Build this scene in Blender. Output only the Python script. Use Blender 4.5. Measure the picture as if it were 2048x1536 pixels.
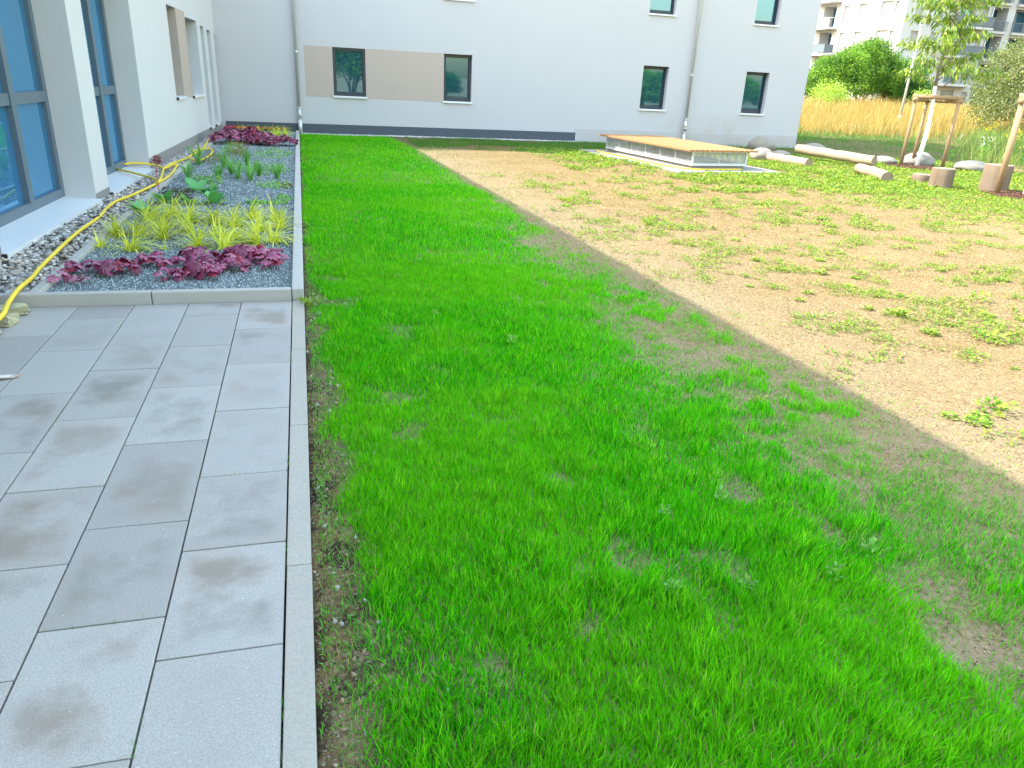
import bpy, bmesh, math, random
import numpy as np
from mathutils import Vector, Matrix

for o in list(bpy.data.objects): bpy.data.objects.remove(o)
scene = bpy.context.scene
COL = scene.collection
R_ = math.radians
rng = np.random.default_rng(7)
random.seed(7)

# ------------------------------------------------------------------ camera
cam_data = bpy.data.cameras.new('camera'); cam = bpy.data.objects.new('camera', cam_data); COL.objects.link(cam)
F_PX, PITCH, YAW, ROLL = 1480.18, 0.388863, 0.280181, 0.0512641
fw = Vector((math.sin(YAW)*math.cos(PITCH), math.cos(YAW)*math.cos(PITCH), -math.sin(PITCH)))
rt = Vector((math.cos(YAW), -math.sin(YAW), 0)); up = rt.cross(fw)
r2 = rt*math.cos(ROLL) + up*math.sin(ROLL); u2 = -rt*math.sin(ROLL) + up*math.cos(ROLL)
mw = Matrix(((r2.x, u2.x, -fw.x, 0.1522), (r2.y, u2.y, -fw.y, 0.0), (r2.z, u2.z, -fw.z, 1.7919), (0, 0, 0, 1)))
cam.matrix_world = mw
cam_data.sensor_width = 36.0; cam_data.lens = F_PX/2048*36.0
cam_data.clip_start = 0.05; cam_data.clip_end = 3000
scene.camera = cam

# ------------------------------------------------------------------ light
TO_SUN = Vector((-10.5, 3.9, 12.0)).normalized()
SUN_EL = math.asin(TO_SUN.z); SUN_AZ = math.atan2(TO_SUN.x, TO_SUN.y)
world = bpy.data.worlds.new('World'); scene.world = world; world.use_nodes = True
wn = world.node_tree; bg = wn.nodes['Background']
sky = wn.nodes.new('ShaderNodeTexSky'); sky.sky_type = 'NISHITA'; sky.sun_disc = False
sky.sun_elevation = SUN_EL; sky.sun_rotation = SUN_AZ % (2*math.pi)
sky.air_density = 2.2; sky.dust_density = 2.5; sky.ozone_density = 1.0
wn.links.new(sky.outputs[0], bg.inputs[0]); bg.inputs[1].default_value = 0.15
sd = bpy.data.lights.new('sun', 'SUN'); sd.energy = 2.0; sd.angle = R_(0.53); sd.color = (1.0, 0.95, 0.86)
sun = bpy.data.objects.new('sun', sd); COL.objects.link(sun)
sun.rotation_euler = (-TO_SUN).to_track_quat('-Z', 'Y').to_euler(); sun.location = (-20, 8, 30)
vs = scene.view_settings
vs.view_transform = 'Standard'; vs.look = 'None'; vs.gamma = 1.0; vs.use_curve_mapping = False; vs.exposure = 2.48
scene.cycles.max_bounces = 8; scene.cycles.diffuse_bounces = 4; scene.cycles.transparent_max_bounces = 8
scene.cycles.caustics_reflective = False; scene.cycles.caustics_refractive = False
scene.cycles.use_denoising = True

# ------------------------------------------------------------------ helpers: objects
def tag(o, label=None, cat=None, group=None, kind=None):
    if label: o['label'] = label
    if cat: o['category'] = cat
    if group: o['group'] = group
    if kind: o['kind'] = kind
    return o
def empty(name, loc=(0, 0, 0), rz=0.0):
    o = bpy.data.objects.new(name, None); COL.objects.link(o); o.location = loc; o.rotation_euler = (0, 0, rz)
    o.empty_display_size = 0.1
    return o
def link(name, me, mat=None, parent=None, loc=None, rz=None):
    o = bpy.data.objects.new(name, me); COL.objects.link(o)
    if mat is not None and not me.materials: me.materials.append(mat)
    if parent is not None: o.parent = parent
    if loc is not None: o.location = loc
    if rz is not None: o.rotation_euler = (0, 0, rz)
    return o
def copy_tree(o, parent=None):
    c = o.copy(); COL.objects.link(c); c.parent = parent
    for ch in list(o.children): copy_tree(ch, c)
    return c

def mesh_np(name, V, F, cols=None, smooth=False):
    V = np.asarray(V, np.float32); F = np.asarray(F, np.int32)
    me = bpy.data.meshes.new(name)
    me.vertices.add(len(V)); me.vertices.foreach_set('co', V.ravel())
    m, k = F.shape
    me.loops.add(m*k); me.loops.foreach_set('vertex_index', F.ravel())
    me.polygons.add(m); me.polygons.foreach_set('loop_start', np.arange(0, m*k, k, dtype=np.int32))
    if smooth: me.polygons.foreach_set('use_smooth', np.ones(m, bool))
    if cols is not None:
        c = np.ones((len(V), 4), np.float32); c[:, :3] = cols
        me.attributes.new('Col', 'FLOAT_COLOR', 'POINT').data.foreach_set('color', c.ravel())
    me.update(calc_edges=True)
    return me

class MB:
    def __init__(s): s.v = []; s.f = []
    def add(s, V, F):
        b = len(s.v); s.v += [tuple(map(float, p)) for p in V]; s.f += [tuple(int(i)+b for i in q) for q in F]; return s
    def box(s, x0, x1, y0, y1, z0, z1):
        V = [(x0,y0,z0),(x1,y0,z0),(x1,y1,z0),(x0,y1,z0),(x0,y0,z1),(x1,y0,z1),(x1,y1,z1),(x0,y1,z1)]
        return s.add(V, [(3,2,1,0),(4,5,6,7),(0,1,5,4),(1,2,6,5),(2,3,7,6),(3,0,4,7)])
    def quad(s, a, b, c, d): return s.add([a, b, c, d], [(0, 1, 2, 3)])
    def tube(s, path, r, n=8, caps=True):
        V, F = tube_np(path, r, n, caps); return s.add(V, F)
    def build(s, name, mat=None, parent=None, smooth=False, bevel=0.0, kind=None):
        me = bpy.data.meshes.new(name); me.from_pydata(s.v, [], s.f); me.update()
        if bevel > 0:
            bm = bmesh.new(); bm.from_mesh(me)
            bmesh.ops.bevel(bm, geom=bm.edges[:], offset=bevel, segments=2, affect='EDGES', profile=0.6)
            bm.to_mesh(me); bm.free()
        if smooth: me.polygons.foreach_set('use_smooth', np.ones(len(me.polygons), bool))
        o = link(name, me, mat, parent)
        if kind: o['kind'] = kind
        return o

def tube_np(path, r, n=8, caps=True):
    P = [Vector(p) for p in path]; m = len(P)
    rs = list(r) if hasattr(r, '__len__') else [r]*m
    V = []; F = []
    prev = None
    for i in range(m):
        t = (P[min(i+1, m-1)]-P[max(i-1, 0)]).normalized()
        if prev is None:
            a = Vector((0, 0, 1)) if abs(t.z) < 0.9 else Vector((1, 0, 0))
            s_ = t.cross(a).normalized()
        else:
            s_ = (prev - t*prev.dot(t)).normalized()
        prev = s_; b_ = t.cross(s_)
        for k in range(n):
            a = 2*math.pi*k/n
            V.append(P[i] + (s_*math.cos(a) + b_*math.sin(a))*rs[i])
    for i in range(m-1):
        for k in range(n):
            k2 = (k+1) % n
            F.append((i*n+k, i*n+k2, (i+1)*n+k2, (i+1)*n+k))
    if caps:
        F.append(tuple(range(n-1, -1, -1))); F.append(tuple((m-1)*n+k for k in range(n)))
    return V, F

def smooth_path(pts, per=6):
    P = [Vector(p) for p in pts]; out = []
    for i in range(len(P)-1):
        p0, p1, p2, p3 = P[max(i-1, 0)], P[i], P[i+1], P[min(i+2, len(P)-1)]
        for k in range(per):
            t = k/per
            out.append(0.5*((2*p1) + (p2-p0)*t + (2*p0-5*p1+4*p2-p3)*t*t + (3*p1-p0-3*p2+p3)*t**3))
    out.append(P[-1]); return out

# ------------------------------------------------------------------ helpers: noise and scatter
_T = np.random.default_rng(99).random((8, 256, 256))
def vnoise(x, y, k=0):
    x = np.asarray(x, float); y = np.asarray(y, float)
    xi = np.floor(x).astype(int); yi = np.floor(y).astype(int); fx = x-xi; fy = y-yi
    fx = fx*fx*(3-2*fx); fy = fy*fy*(3-2*fy); T = _T[k % 8]
    a = T[xi & 255, yi & 255]; b = T[(xi+1) & 255, yi & 255]; c = T[xi & 255, (yi+1) & 255]; d = T[(xi+1) & 255, (yi+1) & 255]
    return (a*(1-fx)+b*fx)*(1-fy)+(c*(1-fx)+d*fx)*fy
def fbm(x, y, k=0, oct=3):
    s = 0; a = 0.5; t = 0
    for i in range(oct):
        s = s + a*vnoise(np.asarray(x)*2**i+17*i, np.asarray(y)*2**i+31*i, k+i); t += a; a *= 0.5
    return s/t
def sstep(a, b, x):
    t = np.clip((np.asarray(x, float)-a)/(b-a), 0, 1); return t*t*(3-2*t)
def unit(A): return A/np.maximum(np.linalg.norm(A, axis=-1, keepdims=True), 1e-9)

def terrain(x, y):
    x = np.asarray(x, float); y = np.asarray(y, float)
    d = np.hypot(x, y)
    h = 0.85*sstep(38, 66, d)*sstep(8, 24, x)
    h = h + 0.03*(fbm(x*0.8, y*0.8, 2)-0.5)*sstep(0.1, 1.0, x)
    return h

def blades(B, L, w, az, th0, kap, K=2, cols=None, spin=None, taper=0.75):
    """curved tapering blades: B base points, L length, w width, az azimuth of lean, th0 start tilt, kap bend over the length"""
    n = len(B); B = np.asarray(B, float)
    L = np.broadcast_to(L, n); w = np.broadcast_to(w, n); az = np.broadcast_to(az, n)
    th0 = np.broadcast_to(th0, n); kap = np.broadcast_to(kap, n)
    d = np.stack([np.cos(az), np.sin(az), np.zeros(n)], 1)
    sp = az+math.pi/2 if spin is None else spin
    s_ = np.stack([np.cos(sp), np.sin(sp), np.zeros(n)], 1)
    p = B.copy(); pts = [p.copy()]
    for k in range(K):
        th = th0+kap*(k+0.5)/K
        p = p + (L/K)[:, None]*(np.sin(th)[:, None]*d + np.cos(th)[:, None]*np.array([0, 0, 1.0]))
        pts.append(p.copy())
    V = np.zeros((n, 2*K+1, 3))
    for k in range(K):
        ww = (w*0.5*(1-(1-taper)*k/max(K-1, 1)) if K > 1 else w*0.5)[:, None]
        V[:, 2*k] = pts[k]-s_*ww; V[:, 2*k+1] = pts[k]+s_*ww
    V[:, 2*K] = pts[K]
    F = []
    for k in range(K-1):
        F += [(2*k, 2*k+1, 2*k+3), (2*k, 2*k+3, 2*k+2)]
    F.append((2*K-2, 2*K-1, 2*K)); F = np.array(F)
    FF = (F[None]+(np.arange(n)*(2*K+1))[:, None, None]).reshape(-1, 3)
    C = None
    if cols is not None: C = np.repeat(cols, 2*K+1, axis=0)
    return V.reshape(-1, 3), FF, C

def stamp(P, A, S, size, tv, tf, cols=None):
    """copies of a small template: local u along A, v along S, w along AxS"""
    n = len(P); A = unit(A); Nn = unit(np.cross(A, S)); S = np.cross(Nn, A)
    tv = np.asarray(tv, float); size = np.broadcast_to(np.asarray(size, float), (n,)) if np.ndim(size) < 2 else size
    sz = size[:, None, None] if np.ndim(size) < 2 else size[:, None, :]
    t = tv[None]*sz
    V = P[:, None]+t[:, :, 0:1]*A[:, None]+t[:, :, 1:2]*S[:, None]+t[:, :, 2:3]*Nn[:, None]
    F = (np.asarray(tf)[None]+(np.arange(n)*len(tv))[:, None, None]).reshape(-1, len(tf[0]))
    C = None if cols is None else np.repeat(cols, len(tv), axis=0)
    return V.reshape(-1, 3), F, C
def joinv(parts):
    V = []; F = []; C = []; b = 0
    for v, f, c in parts:
        V.append(v); F.append(np.asarray(f)+b); C.append(c); b += len(v)
    return np.concatenate(V), np.concatenate(F), np.concatenate(C)
def rand_dirs(n, r=rng):
    v = r.normal(size=(n, 3)); return unit(v)
def vary(col, n, a=0.2, r=rng):
    c = np.array(col, float)[None]*(1+a*(r.random((n, 1))*2-1))*(1+0.35*a*(r.random((n, 3))*2-1)); return np.clip(c, 0.002, 0.95)

LEAF_D = ([(0,0,0),(0.5,0.3,0.06),(1,0,0),(0.5,-0.3,0.06)], [(0,1,2),(0,2,3)])               # folded diamond
LEAF_L = ([(0,0,0),(0.3,0.13,0.03),(0.3,-0.13,0.03),(0.7,0.10,-0.02),(0.7,-0.10,-0.02),(1,0,-0.12)],
          [(0,1,2),(1,3,2),(2,3,4),(3,5,4)])                                              # lance leaf
CHIP = ([(-0.5,-0.35,-0.1),(0.5,-0.3,-0.15),(0.1,0.5,-0.1),(0.05,0.0,0.42),(-0.3,0.25,0.2)],
        [(0,1,3),(1,2,3),(2,4,3),(4,0,3),(2,0,4),(0,2,1)])

# ------------------------------------------------------------------ helpers: materials
class NT:
    def __init__(s, name):
        s.m = bpy.data.materials.new(name); s.m.use_nodes = True; s.t = s.m.node_tree
        s.p = s.t.nodes['Principled BSDF']; s.o = s.t.nodes['Material Output']
    def n(s, typ, inp=None, **attrs):
        d = s.t.nodes.new('ShaderNode'+typ)
        for k, v in attrs.items(): setattr(d, k, v)
        for k, v in (inp or {}).items():
            if isinstance(v, bpy.types.NodeSocket): s.t.links.new(v, d.inputs[k])
            else: d.inputs[k].default_value = v
        return d
    def set(s, **kw):
        for k, v in kw.items():
            k = k.replace('_', ' ')
            if isinstance(v, bpy.types.NodeSocket): s.t.links.new(v, s.p.inputs[k])
            else: s.p.inputs[k].default_value = v
        return s.m
    def pos(s, obj=False):
        if obj: return s.n('TexCoord').outputs['Object']
        return s.n('NewGeometry').outputs['Position']
    def noise(s, vec, scale, detail=3, rough=0.55):
        return s.n('TexNoise', {'Vector': vec, 'Scale': scale, 'Detail': detail, 'Roughness': rough}).outputs['Fac']
    def ramp(s, fac, stops):
        d = s.n('ValToRGB', {0: fac}); e = d.color_ramp.elements
        while len(e) > 1: e.remove(e[0])
        e[0].position = stops[0][0]; e[0].color = tuple(stops[0][1])+(1,) if len(stops[0][1]) == 3 else stops[0][1]
        for p, c in stops[1:]:
            x = e.new(p); x.color = tuple(c)+(1,) if len(c) == 3 else c
        return d.outputs[0]
    def mix(s, fac, a, b, mode='MIX'):
        d = s.n('Mix', data_type='RGBA', blend_type=mode)
        for k, v in ((0, fac), (6, a), (7, b)):
            if isinstance(v, bpy.types.NodeSocket): s.t.links.new(v, d.inputs[k])
            else: d.inputs[k].default_value = v if k == 0 else (tuple(v)+(1,) if len(v) == 3 else v)
        return d.outputs[2]
    def math(s, op, a, b=0.0, c=0.0):
        d = s.n('Math', operation=op, use_clamp=False)
        for k, v in ((0, a), (1, b), (2, c)):
            if isinstance(v, bpy.types.NodeSocket): s.t.links.new(v, d.inputs[k])
            else: d.inputs[k].default_value = v
        return d.outputs[0]
    def bump(s, h, strength=0.3, dist=0.01):
        return s.n('Bump', {'Height': h, 'Strength': strength, 'Distance': dist}).outputs[0]
def g3(v): return (v, v, v)

def simple(name, col, rough=0.7, spec=0.4, metal=0.0, var=0.1, scale=6.0, bump=0.0, bscale=80.0, obj=False):
    t = NT(name); P = t.pos(obj)
    c = t.mix(t.noise(P, scale), [x*(1-var) for x in col], [min(1, x*(1+var)) for x in col])
    kw = {}
    if bump > 0: kw['Normal'] = t.bump(t.noise(P, bscale, 2), bump, 0.01)
    t.set(Base_Color=c, Roughness=rough, Metallic=metal, **kw); t.p.inputs['Specular IOR Level'].default_value = spec
    return t.m
def stucco(name, col, bump=0.35, bscale=260.0, stain=None):
    t = NT(name); P = t.pos()
    c = t.mix(t.noise(P, 0.7, 4), [x*0.97 for x in col], [min(1, x*1.02) for x in col])
    c = t.mix(t.math('MULTIPLY', t.noise(P, 9, 4, 0.7), 0.12), c, [x*0.9 for x in col])
    stv = t.noise(t.n('Mapping', {'Vector': P, 'Scale': (5.0, 5.0, 0.22)}).outputs[0], 1.0, 4, 0.6)   # faint rain streaks
    c = t.mix(t.n('MapRange', {0: stv, 1: 0.5, 2: 0.75, 3: 0.0, 4: 0.12}).outputs[0], c, [x*0.88 for x in col])
    if stain:                       # splashed soil and algae on the render, low on the wall between two x positions
        x0, x1, z1, sc = stain
        sp = t.n('SeparateXYZ', {0: P})
        f1 = t.n('MapRange', {0: sp.outputs[0], 1: x0, 2: x0+1.4, 3: 0.0, 4: 1.0}).outputs[0]
        f2 = t.n('MapRange', {0: sp.outputs[0], 1: x1, 2: x1-1.6, 3: 0.0, 4: 1.0}).outputs[0]
        f3 = t.n('MapRange', {0: sp.outputs[2], 1: z1, 2: 0.25, 3: 0.0, 4: 1.0}).outputs[0]
        n1 = t.n('MapRange', {0: t.noise(P, 2.2, 5, 0.65), 1: 0.38, 2: 0.68, 3: 0.0, 4: 0.65}).outputs[0]
        f = t.math('MULTIPLY', t.math('MULTIPLY', f1, f2), t.math('MULTIPLY', f3, n1))
        c = t.mix(f, c, sc)
    b = t.bump(t.noise(P, bscale, 3, 0.6), bump, 0.004)
    t.set(Base_Color=c, Roughness=0.9, Normal=b); t.p.inputs['Specular IOR Level'].default_value = 0.2
    return t.m
def foliage(name, trans=0.4, rough=0.5, spec=0.3, tmul=(1.25, 1.3, 0.6)):
    t = NT(name); a = t.n('Attribute', attribute_name='Col').outputs['Color']
    oi = t.n('ObjectInfo').outputs['Random']
    hs = t.n('HueSaturation', {'Hue': 0.5, 'Saturation': 1.0, 'Value': t.math('MULTIPLY_ADD', oi, 0.24, 0.88), 'Fac': 1.0, 'Color': a}).outputs[0]
    t.set(Base_Color=hs, Roughness=rough); t.p.inputs['Specular IOR Level'].default_value = spec
    tc = t.mix(1.0, hs, tmul, 'MULTIPLY')
    tr = t.n('BsdfTranslucent', {'Color': tc})
    mx = t.n('MixShader', {0: trans, 1: t.p.outputs[0], 2: tr.outputs[0]})
    t.t.links.new(mx.outputs[0], t.o.inputs[0]); return t.m
def attr_mat(name, rough=0.8, spec=0.3, bump=0.0, bscale=60):
    t = NT(name); a = t.n('Attribute', attribute_name='Col').outputs['Color']
    kw = {}
    if bump: kw['Normal'] = t.bump(t.noise(t.pos(), bscale, 3), bump, 0.005)
    t.set(Base_Color=a, Roughness=rough, **kw); t.p.inputs['Specular IOR Level'].default_value = spec
    return t.m
# ------------------------------------------------------------------ materials
M = {}
M['wall'] = stucco('white_render', (0.58, 0.58, 0.60), 0.55, 110, None)
M['wall_back'] = stucco('white_render_stained', (0.495, 0.49, 0.515), 0.25, 160, (11.6, 16.4, 1.15, (0.36, 0.27, 0.20)))
M['wall_low'] = stucco('base_render', (0.45, 0.44, 0.46), 0.3, 200, (9.0, 18.5, 0.5, (0.42, 0.36, 0.30)))
M['beige'] = stucco('beige_render', (0.45, 0.375, 0.335), 0.5, 160)
M['plinth_grey'] = stucco('grey_plinth', (0.25, 0.245, 0.25), 0.3, 200)
M['plinth_dark'] = stucco('slate_plinth', (0.085, 0.095, 0.12), 0.2, 150)
M['frame'] = simple('slate_metal_frame', (0.10, 0.14, 0.18), 0.42, 0.5, 0.0, 0.06)
M['frame_dark'] = simple('anthracite_frame', (0.018, 0.032, 0.048), 0.4, 0.5, 0.0, 0.06)
M['sill'] = simple('white_metal_sill', (0.68, 0.69, 0.70), 0.38, 0.5, 0.0, 0.04, 3)
M['cap'] = simple('black_end_cap', (0.02, 0.02, 0.022), 0.5)
M['zinc'] = simple('zinc_pipe', (0.58, 0.60, 0.61), 0.38, 0.5, 0.35, 0.10, 12)
M['steel'] = simple('bright_steel', (0.62, 0.64, 0.66), 0.25, 0.5, 0.8, 0.1, 20)
def glass_mat(name, tint, base):
    t = NT(name)
    fr = t.n('Fresnel', {'IOR': 1.9}).outputs[0]
    gl = t.n('BsdfGlossy', {'Color': tuple(tint)+(1,), 'Roughness': 0.015})
    b = t.bump(t.noise(t.pos(), 1.3, 1), 0.012, 0.02); t.t.links.new(b, gl.inputs['Normal'])
    df = t.n('BsdfDiffuse', {'Color': tuple(base)+(1,)})
    f = t.math('MULTIPLY_ADD', fr, 0.75, 0.25)
    mx = t.n('MixShader', {0: f, 1: df.outputs[0], 2: gl.outputs[0]})
    t.t.links.new(mx.outputs[0], t.o.inputs[0]); return t.m
M['glass'] = glass_mat('coated_glass', (0.44, 0.76, 1.0), (0.045, 0.17, 0.33))
M['glass_back'] = glass_mat('green_grey_glass', (0.31, 0.60, 0.92), (0.015, 0.065, 0.10))

def slab_material():
    t = NT('concrete_slab'); P = t.pos(); oi = t.n('ObjectInfo'); rnd = oi.outputs['Random']
    gen = t.n('TexCoord').outputs['Generated']; g = t.n('SeparateXYZ', {0: gen})
    ex = t.math('ABSOLUTE', t.math('SUBTRACT', g.outputs[0], 0.5)); ey = t.math('ABSOLUTE', t.math('SUBTRACT', g.outputs[1], 0.5))
    edge = t.n('MapRange', {0: t.math('MAXIMUM', ex, ey), 1: 0.47, 2: 0.30, 3: 0.25, 4: 1.0}, interpolation_type='SMOOTHSTEP').outputs[0]
    off = t.n('VectorMath', {0: P, 1: oi.outputs['Location']}, operation='MULTIPLY_ADD'); off.inputs[2].default_value = (0.3, 0.7, 0)
    vo = t.n('Combine' + 'XYZ', {0: t.math('MULTIPLY', rnd, 37.0), 1: t.math('MULTIPLY', rnd, 91.0), 2: 0.0}).outputs[0]
    Q = t.n('VectorMath', {0: P, 1: vo}, operation='ADD').outputs[0]
    n1 = t.n('MapRange', {0: t.noise(Q, 2.8, 5, 0.6), 1: 0.44, 2: 0.62, 3: 0.0, 4: 1.0}).outputs[0]
    hue = t.noise(Q, 1.3, 1)
    base = t.mix(rnd, (0.36, 0.335, 0.31), (0.47, 0.437, 0.405))
    base = t.mix(t.n('MapRange', {0: t.noise(P, 150, 3, 0.8), 1: 0.35, 2: 0.75, 3: 0.0, 4: 0.75}).outputs[0], base, (0.215, 0.195, 0.175))
    stain = t.mix(t.n('MapRange', {0: hue, 1: 0.42, 2: 0.58, 3: 0, 4: 1}).outputs[0], (0.215, 0.165, 0.12), (0.185, 0.175, 0.145))
    amt = t.n('MapRange', {0: t.math('FRACT', t.math('MULTIPLY', rnd, 7.31)), 1: 0.10, 2: 0.95, 3: 0.05, 4: 0.72}).outputs[0]
    c = t.mix(t.math('MULTIPLY', t.math('MULTIPLY', n1, edge), amt), base, stain)
    sc = t.n('TexNoise', {'Vector': t.n('Mapping', {'Vector': P, 'Scale': (1.0, 6.0, 1.0)}).outputs[0], 'Scale': 5.0, 'Detail': 5.0, 'Roughness': 0.75}).outputs['Fac']
    c = t.mix(t.n('MapRange', {0: sc, 1: 0.66, 2: 0.74, 3: 0.0, 4: 0.45}).outputs[0], c, (0.52, 0.52, 0.51))
    sp = t.n('TexVoronoi', {'Vector': P, 'Scale': 23.0}).outputs['Distance']
    c = t.mix(t.n('MapRange', {0: sp, 1: 0.09, 2: 0.05, 3: 0.0, 4: 0.5}).outputs[0], c, (0.58, 0.58, 0.57))
    b = t.bump(t.noise(P, 170, 3, 0.8), 0.45, 0.004)
    b2 = t.n('Bump', {'Height': t.noise(P, 9, 3), 'Strength': 0.12, 'Distance': 0.006, 'Normal': b}).outputs[0]
    ro = t.math('SUBTRACT', 0.75, t.math('MULTIPLY', n1, 0.12))
    t.set(Base_Color=c, Roughness=ro, Normal=b2); return t.m
M['slab'] = slab_material()
def concrete(name, a, b_, sc=3.0, rough=0.85, bs=300):
    t = NT(name); P = t.pos(); oi = t.n('ObjectInfo').outputs['Random']
    c = t.mix(t.noise(P, sc, 5, 0.65), a, b_)
    c = t.mix(t.n('MapRange', {0: t.noise(P, 140, 3, 0.8), 1: 0.35, 2: 0.75, 3: 0.0, 4: 0.7}).outputs[0], c, [x*0.55 for x in a])
    c = t.mix(t.math('MULTIPLY', oi, 0.25), c, [x*0.8 for x in a])
    c = t.mix(t.n('MapRange', {0: t.noise(P, 38, 4, 0.8), 1: 0.66, 2: 0.74, 3: 0, 4: 0.5}).outputs[0], c, [min(1, x*1.3) for x in b_])
    b = t.bump(t.noise(P, bs, 3, 0.7), 0.4, 0.003)
    b2 = t.n('Bump', {'Height': t.noise(P, 14, 4, 0.6), 'Strength': 0.2, 'Distance': 0.006, 'Normal': b}).outputs[0]
    t.set(Base_Color=c, Roughness=rough, Normal=b2); return t.m
M['kerb'] = concrete('kerb_concrete', (0.40, 0.365, 0.31), (0.48, 0.44, 0.38))
M['kerb2'] = concrete('raised_kerb_concrete', (0.43, 0.41, 0.375), (0.52, 0.50, 0.46))
M['apron'] = concrete('apron_concrete', (0.264, 0.247, 0.227), (0.316, 0.300, 0.274))
M['joint'] = simple('joint_sand', (0.10, 0.10, 0.09), 0.95, 0.1)

def ground_material():
    t = NT('dry_soil'); P = t.pos(); s = t.n('SeparateXYZ', {0: P}); X, Y = s.outputs[0], s.outputs[1]
    c = t.mix(t.noise(P, 0.55, 4, 0.6), (0.216, 0.142, 0.063), (0.262, 0.190, 0.095))
    c = t.mix(t.n('MapRange', {0: t.noise(P, 2.3, 5, 0.7), 1: 0.48, 2: 0.72, 3: 0, 4: 0.75}).outputs[0], c, (0.186, 0.119, 0.049))
    grit = t.n('TexVoronoi', {'Vector': P, 'Scale': 60.0}).outputs['Color']
    gv = t.n('SeparateColor', {0: grit}).outputs[0]
    c = t.mix(t.n('MapRange', {0: gv, 1: 0.80, 2: 0.95, 3: 0, 4: 0.6}).outputs[0], c, (0.352, 0.289, 0.166))
    c = t.mix(t.n('MapRange', {0: gv, 1: 0.22, 2: 0.05, 3: 0, 4: 0.65}).outputs[0], c, (0.110, 0.067, 0.029))
    fine = t.noise(P, 110, 3, 0.75)
    c = t.mix(t.n('MapRange', {0: fine, 1: 0.52, 2: 0.30, 3: 0, 4: 0.55}).outputs[0], c, (0.106, 0.070, 0.033))
    # dark humus worked in along the kerb and under the young lawn
    xs = t.math('ADD', X, t.math('MULTIPLY_ADD', t.noise(P, 1.7, 3), 1.2, -0.6))
    hum = t.n('MapRange', {0: xs, 1: 0.75, 2: 0.15, 3: 0.0, 4: 1.0}).outputs[0]
    hp = t.n('MapRange', {0: t.noise(P, 4.5, 4, 0.7), 1: 0.46, 2: 0.58, 3: 0.10, 4: 1.0}).outputs[0]
    dark = t.mix(gv, (0.028, 0.019, 0.011), (0.080, 0.057, 0.033))
    dark = t.mix(t.n('MapRange', {0: gv, 1: 0.88, 2: 0.97, 3: 0, 4: 0.8}).outputs[0], dark, (0.277, 0.237, 0.144))
    c = t.mix(t.math('MULTIPLY', hum, hp), c, dark)
    # grey look of shaded soil painted into the lawn strip, fading into the field
    shade_grey = t.n('MapRange', {0: t.math('ADD', X, t.math('MULTIPLY_ADD', t.noise(P, 0.9, 4), 3.0, -1.5)), 1: 5.2, 2: 2.6, 3: 0.0, 4: 0.6}).outputs[0]
    c = t.mix(t.math('MULTIPLY', shade_grey, t.math('SUBTRACT', 1.0, hum)), c, t.mix(fine, (0.200, 0.164, 0.112), (0.330, 0.279, 0.195)))
    # far field: thin turf colour
    far = t.n('MapRange', {0: t.math('ADD', Y, t.math('MULTIPLY', t.noise(P, 0.6, 3), 3.0)), 1: 21.6, 2: 22.6, 3: 0, 4: 1}).outputs[0]
    turf = t.mix(t.noise(P, 3.0, 4, 0.7), (0.050, 0.057, 0.015), (0.151, 0.113, 0.051))
    c = t.mix(t.math('MULTIPLY', far, 0.8), c, turf)
    h = t.math('ADD', t.math('MULTIPLY', t.noise(P, 28, 4, 0.7), 1.0), t.math('MULTIPLY', fine, 0.45))
    h = t.math('ADD', h, t.math('MULTIPLY', t.n('TexVoronoi', {'Vector': P, 'Scale': 60.0}).outputs['Distance'], -0.5))
    t.set(Base_Color=c, Roughness=0.95, Normal=t.bump(h, 0.7, 0.02)); t.p.inputs['Specular IOR Level'].default_value = 0.1
    return t.m
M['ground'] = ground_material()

def wood_mat(name, a, b_, axis='Y', scale=1.0, rough=0.65, crack=0.0, obj=True):
    t = NT(name); P = t.pos(obj); oi = t.n('ObjectInfo').outputs['Random']
    sc = {'X': (1.2, 22, 22), 'Y': (22, 1.2, 22), 'Z': (22, 22, 1.2)}[axis]
    vo = t.n('CombineXYZ', {0: t.math('MULTIPLY', oi, 17.0), 1: t.math('MULTIPLY', oi, 29.0), 2: t.math('MULTIPLY', oi, 11.0)}).outputs[0]
    Q = t.n('VectorMath', {0: P, 1: vo}, operation='ADD').outputs[0]
    mp = t.n('Mapping', {'Vector': Q, 'Scale': tuple(x*scale for x in sc)}).outputs[0]
    n = t.noise(mp, 1.0, 5, 0.65)
    c = t.ramp(n, [(0.25, a), (0.5, [(x+y)/2 for x, y in zip(a, b_)]), (0.75, b_)])
    c = t.mix(t.math('MULTIPLY', oi, 0.3), c, [x*0.75 for x in a])
    if crack: c = t.mix(t.n('MapRange', {0: n, 1: 0.40, 2: 0.33, 3: 0, 4: crack}).outputs[0], c, [x*0.25 for x in a])
    t.set(Base_Color=c, Roughness=rough, Normal=t.bump(n, 0.3, 0.004)); t.p.inputs['Specular IOR Level'].default_value = 0.25
    return t.m
M['plank'] = wood_mat('larch_plank', (0.281, 0.140, 0.055), (0.379, 0.216, 0.100), 'Y', 1.0)
M['log'] = wood_mat('peeled_log', (0.288, 0.230, 0.150), (0.380, 0.322, 0.230), 'X', 0.6)
M['stump'] = wood_mat('stump_side', (0.132, 0.093, 0.063), (0.215, 0.166, 0.122), 'Z', 0.5, 0.8, 0.6)
M['post'] = wood_mat('stake_wood', (0.262, 0.164, 0.086), (0.365, 0.253, 0.149), 'Z', 0.6, 0.75, 0.4)
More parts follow.
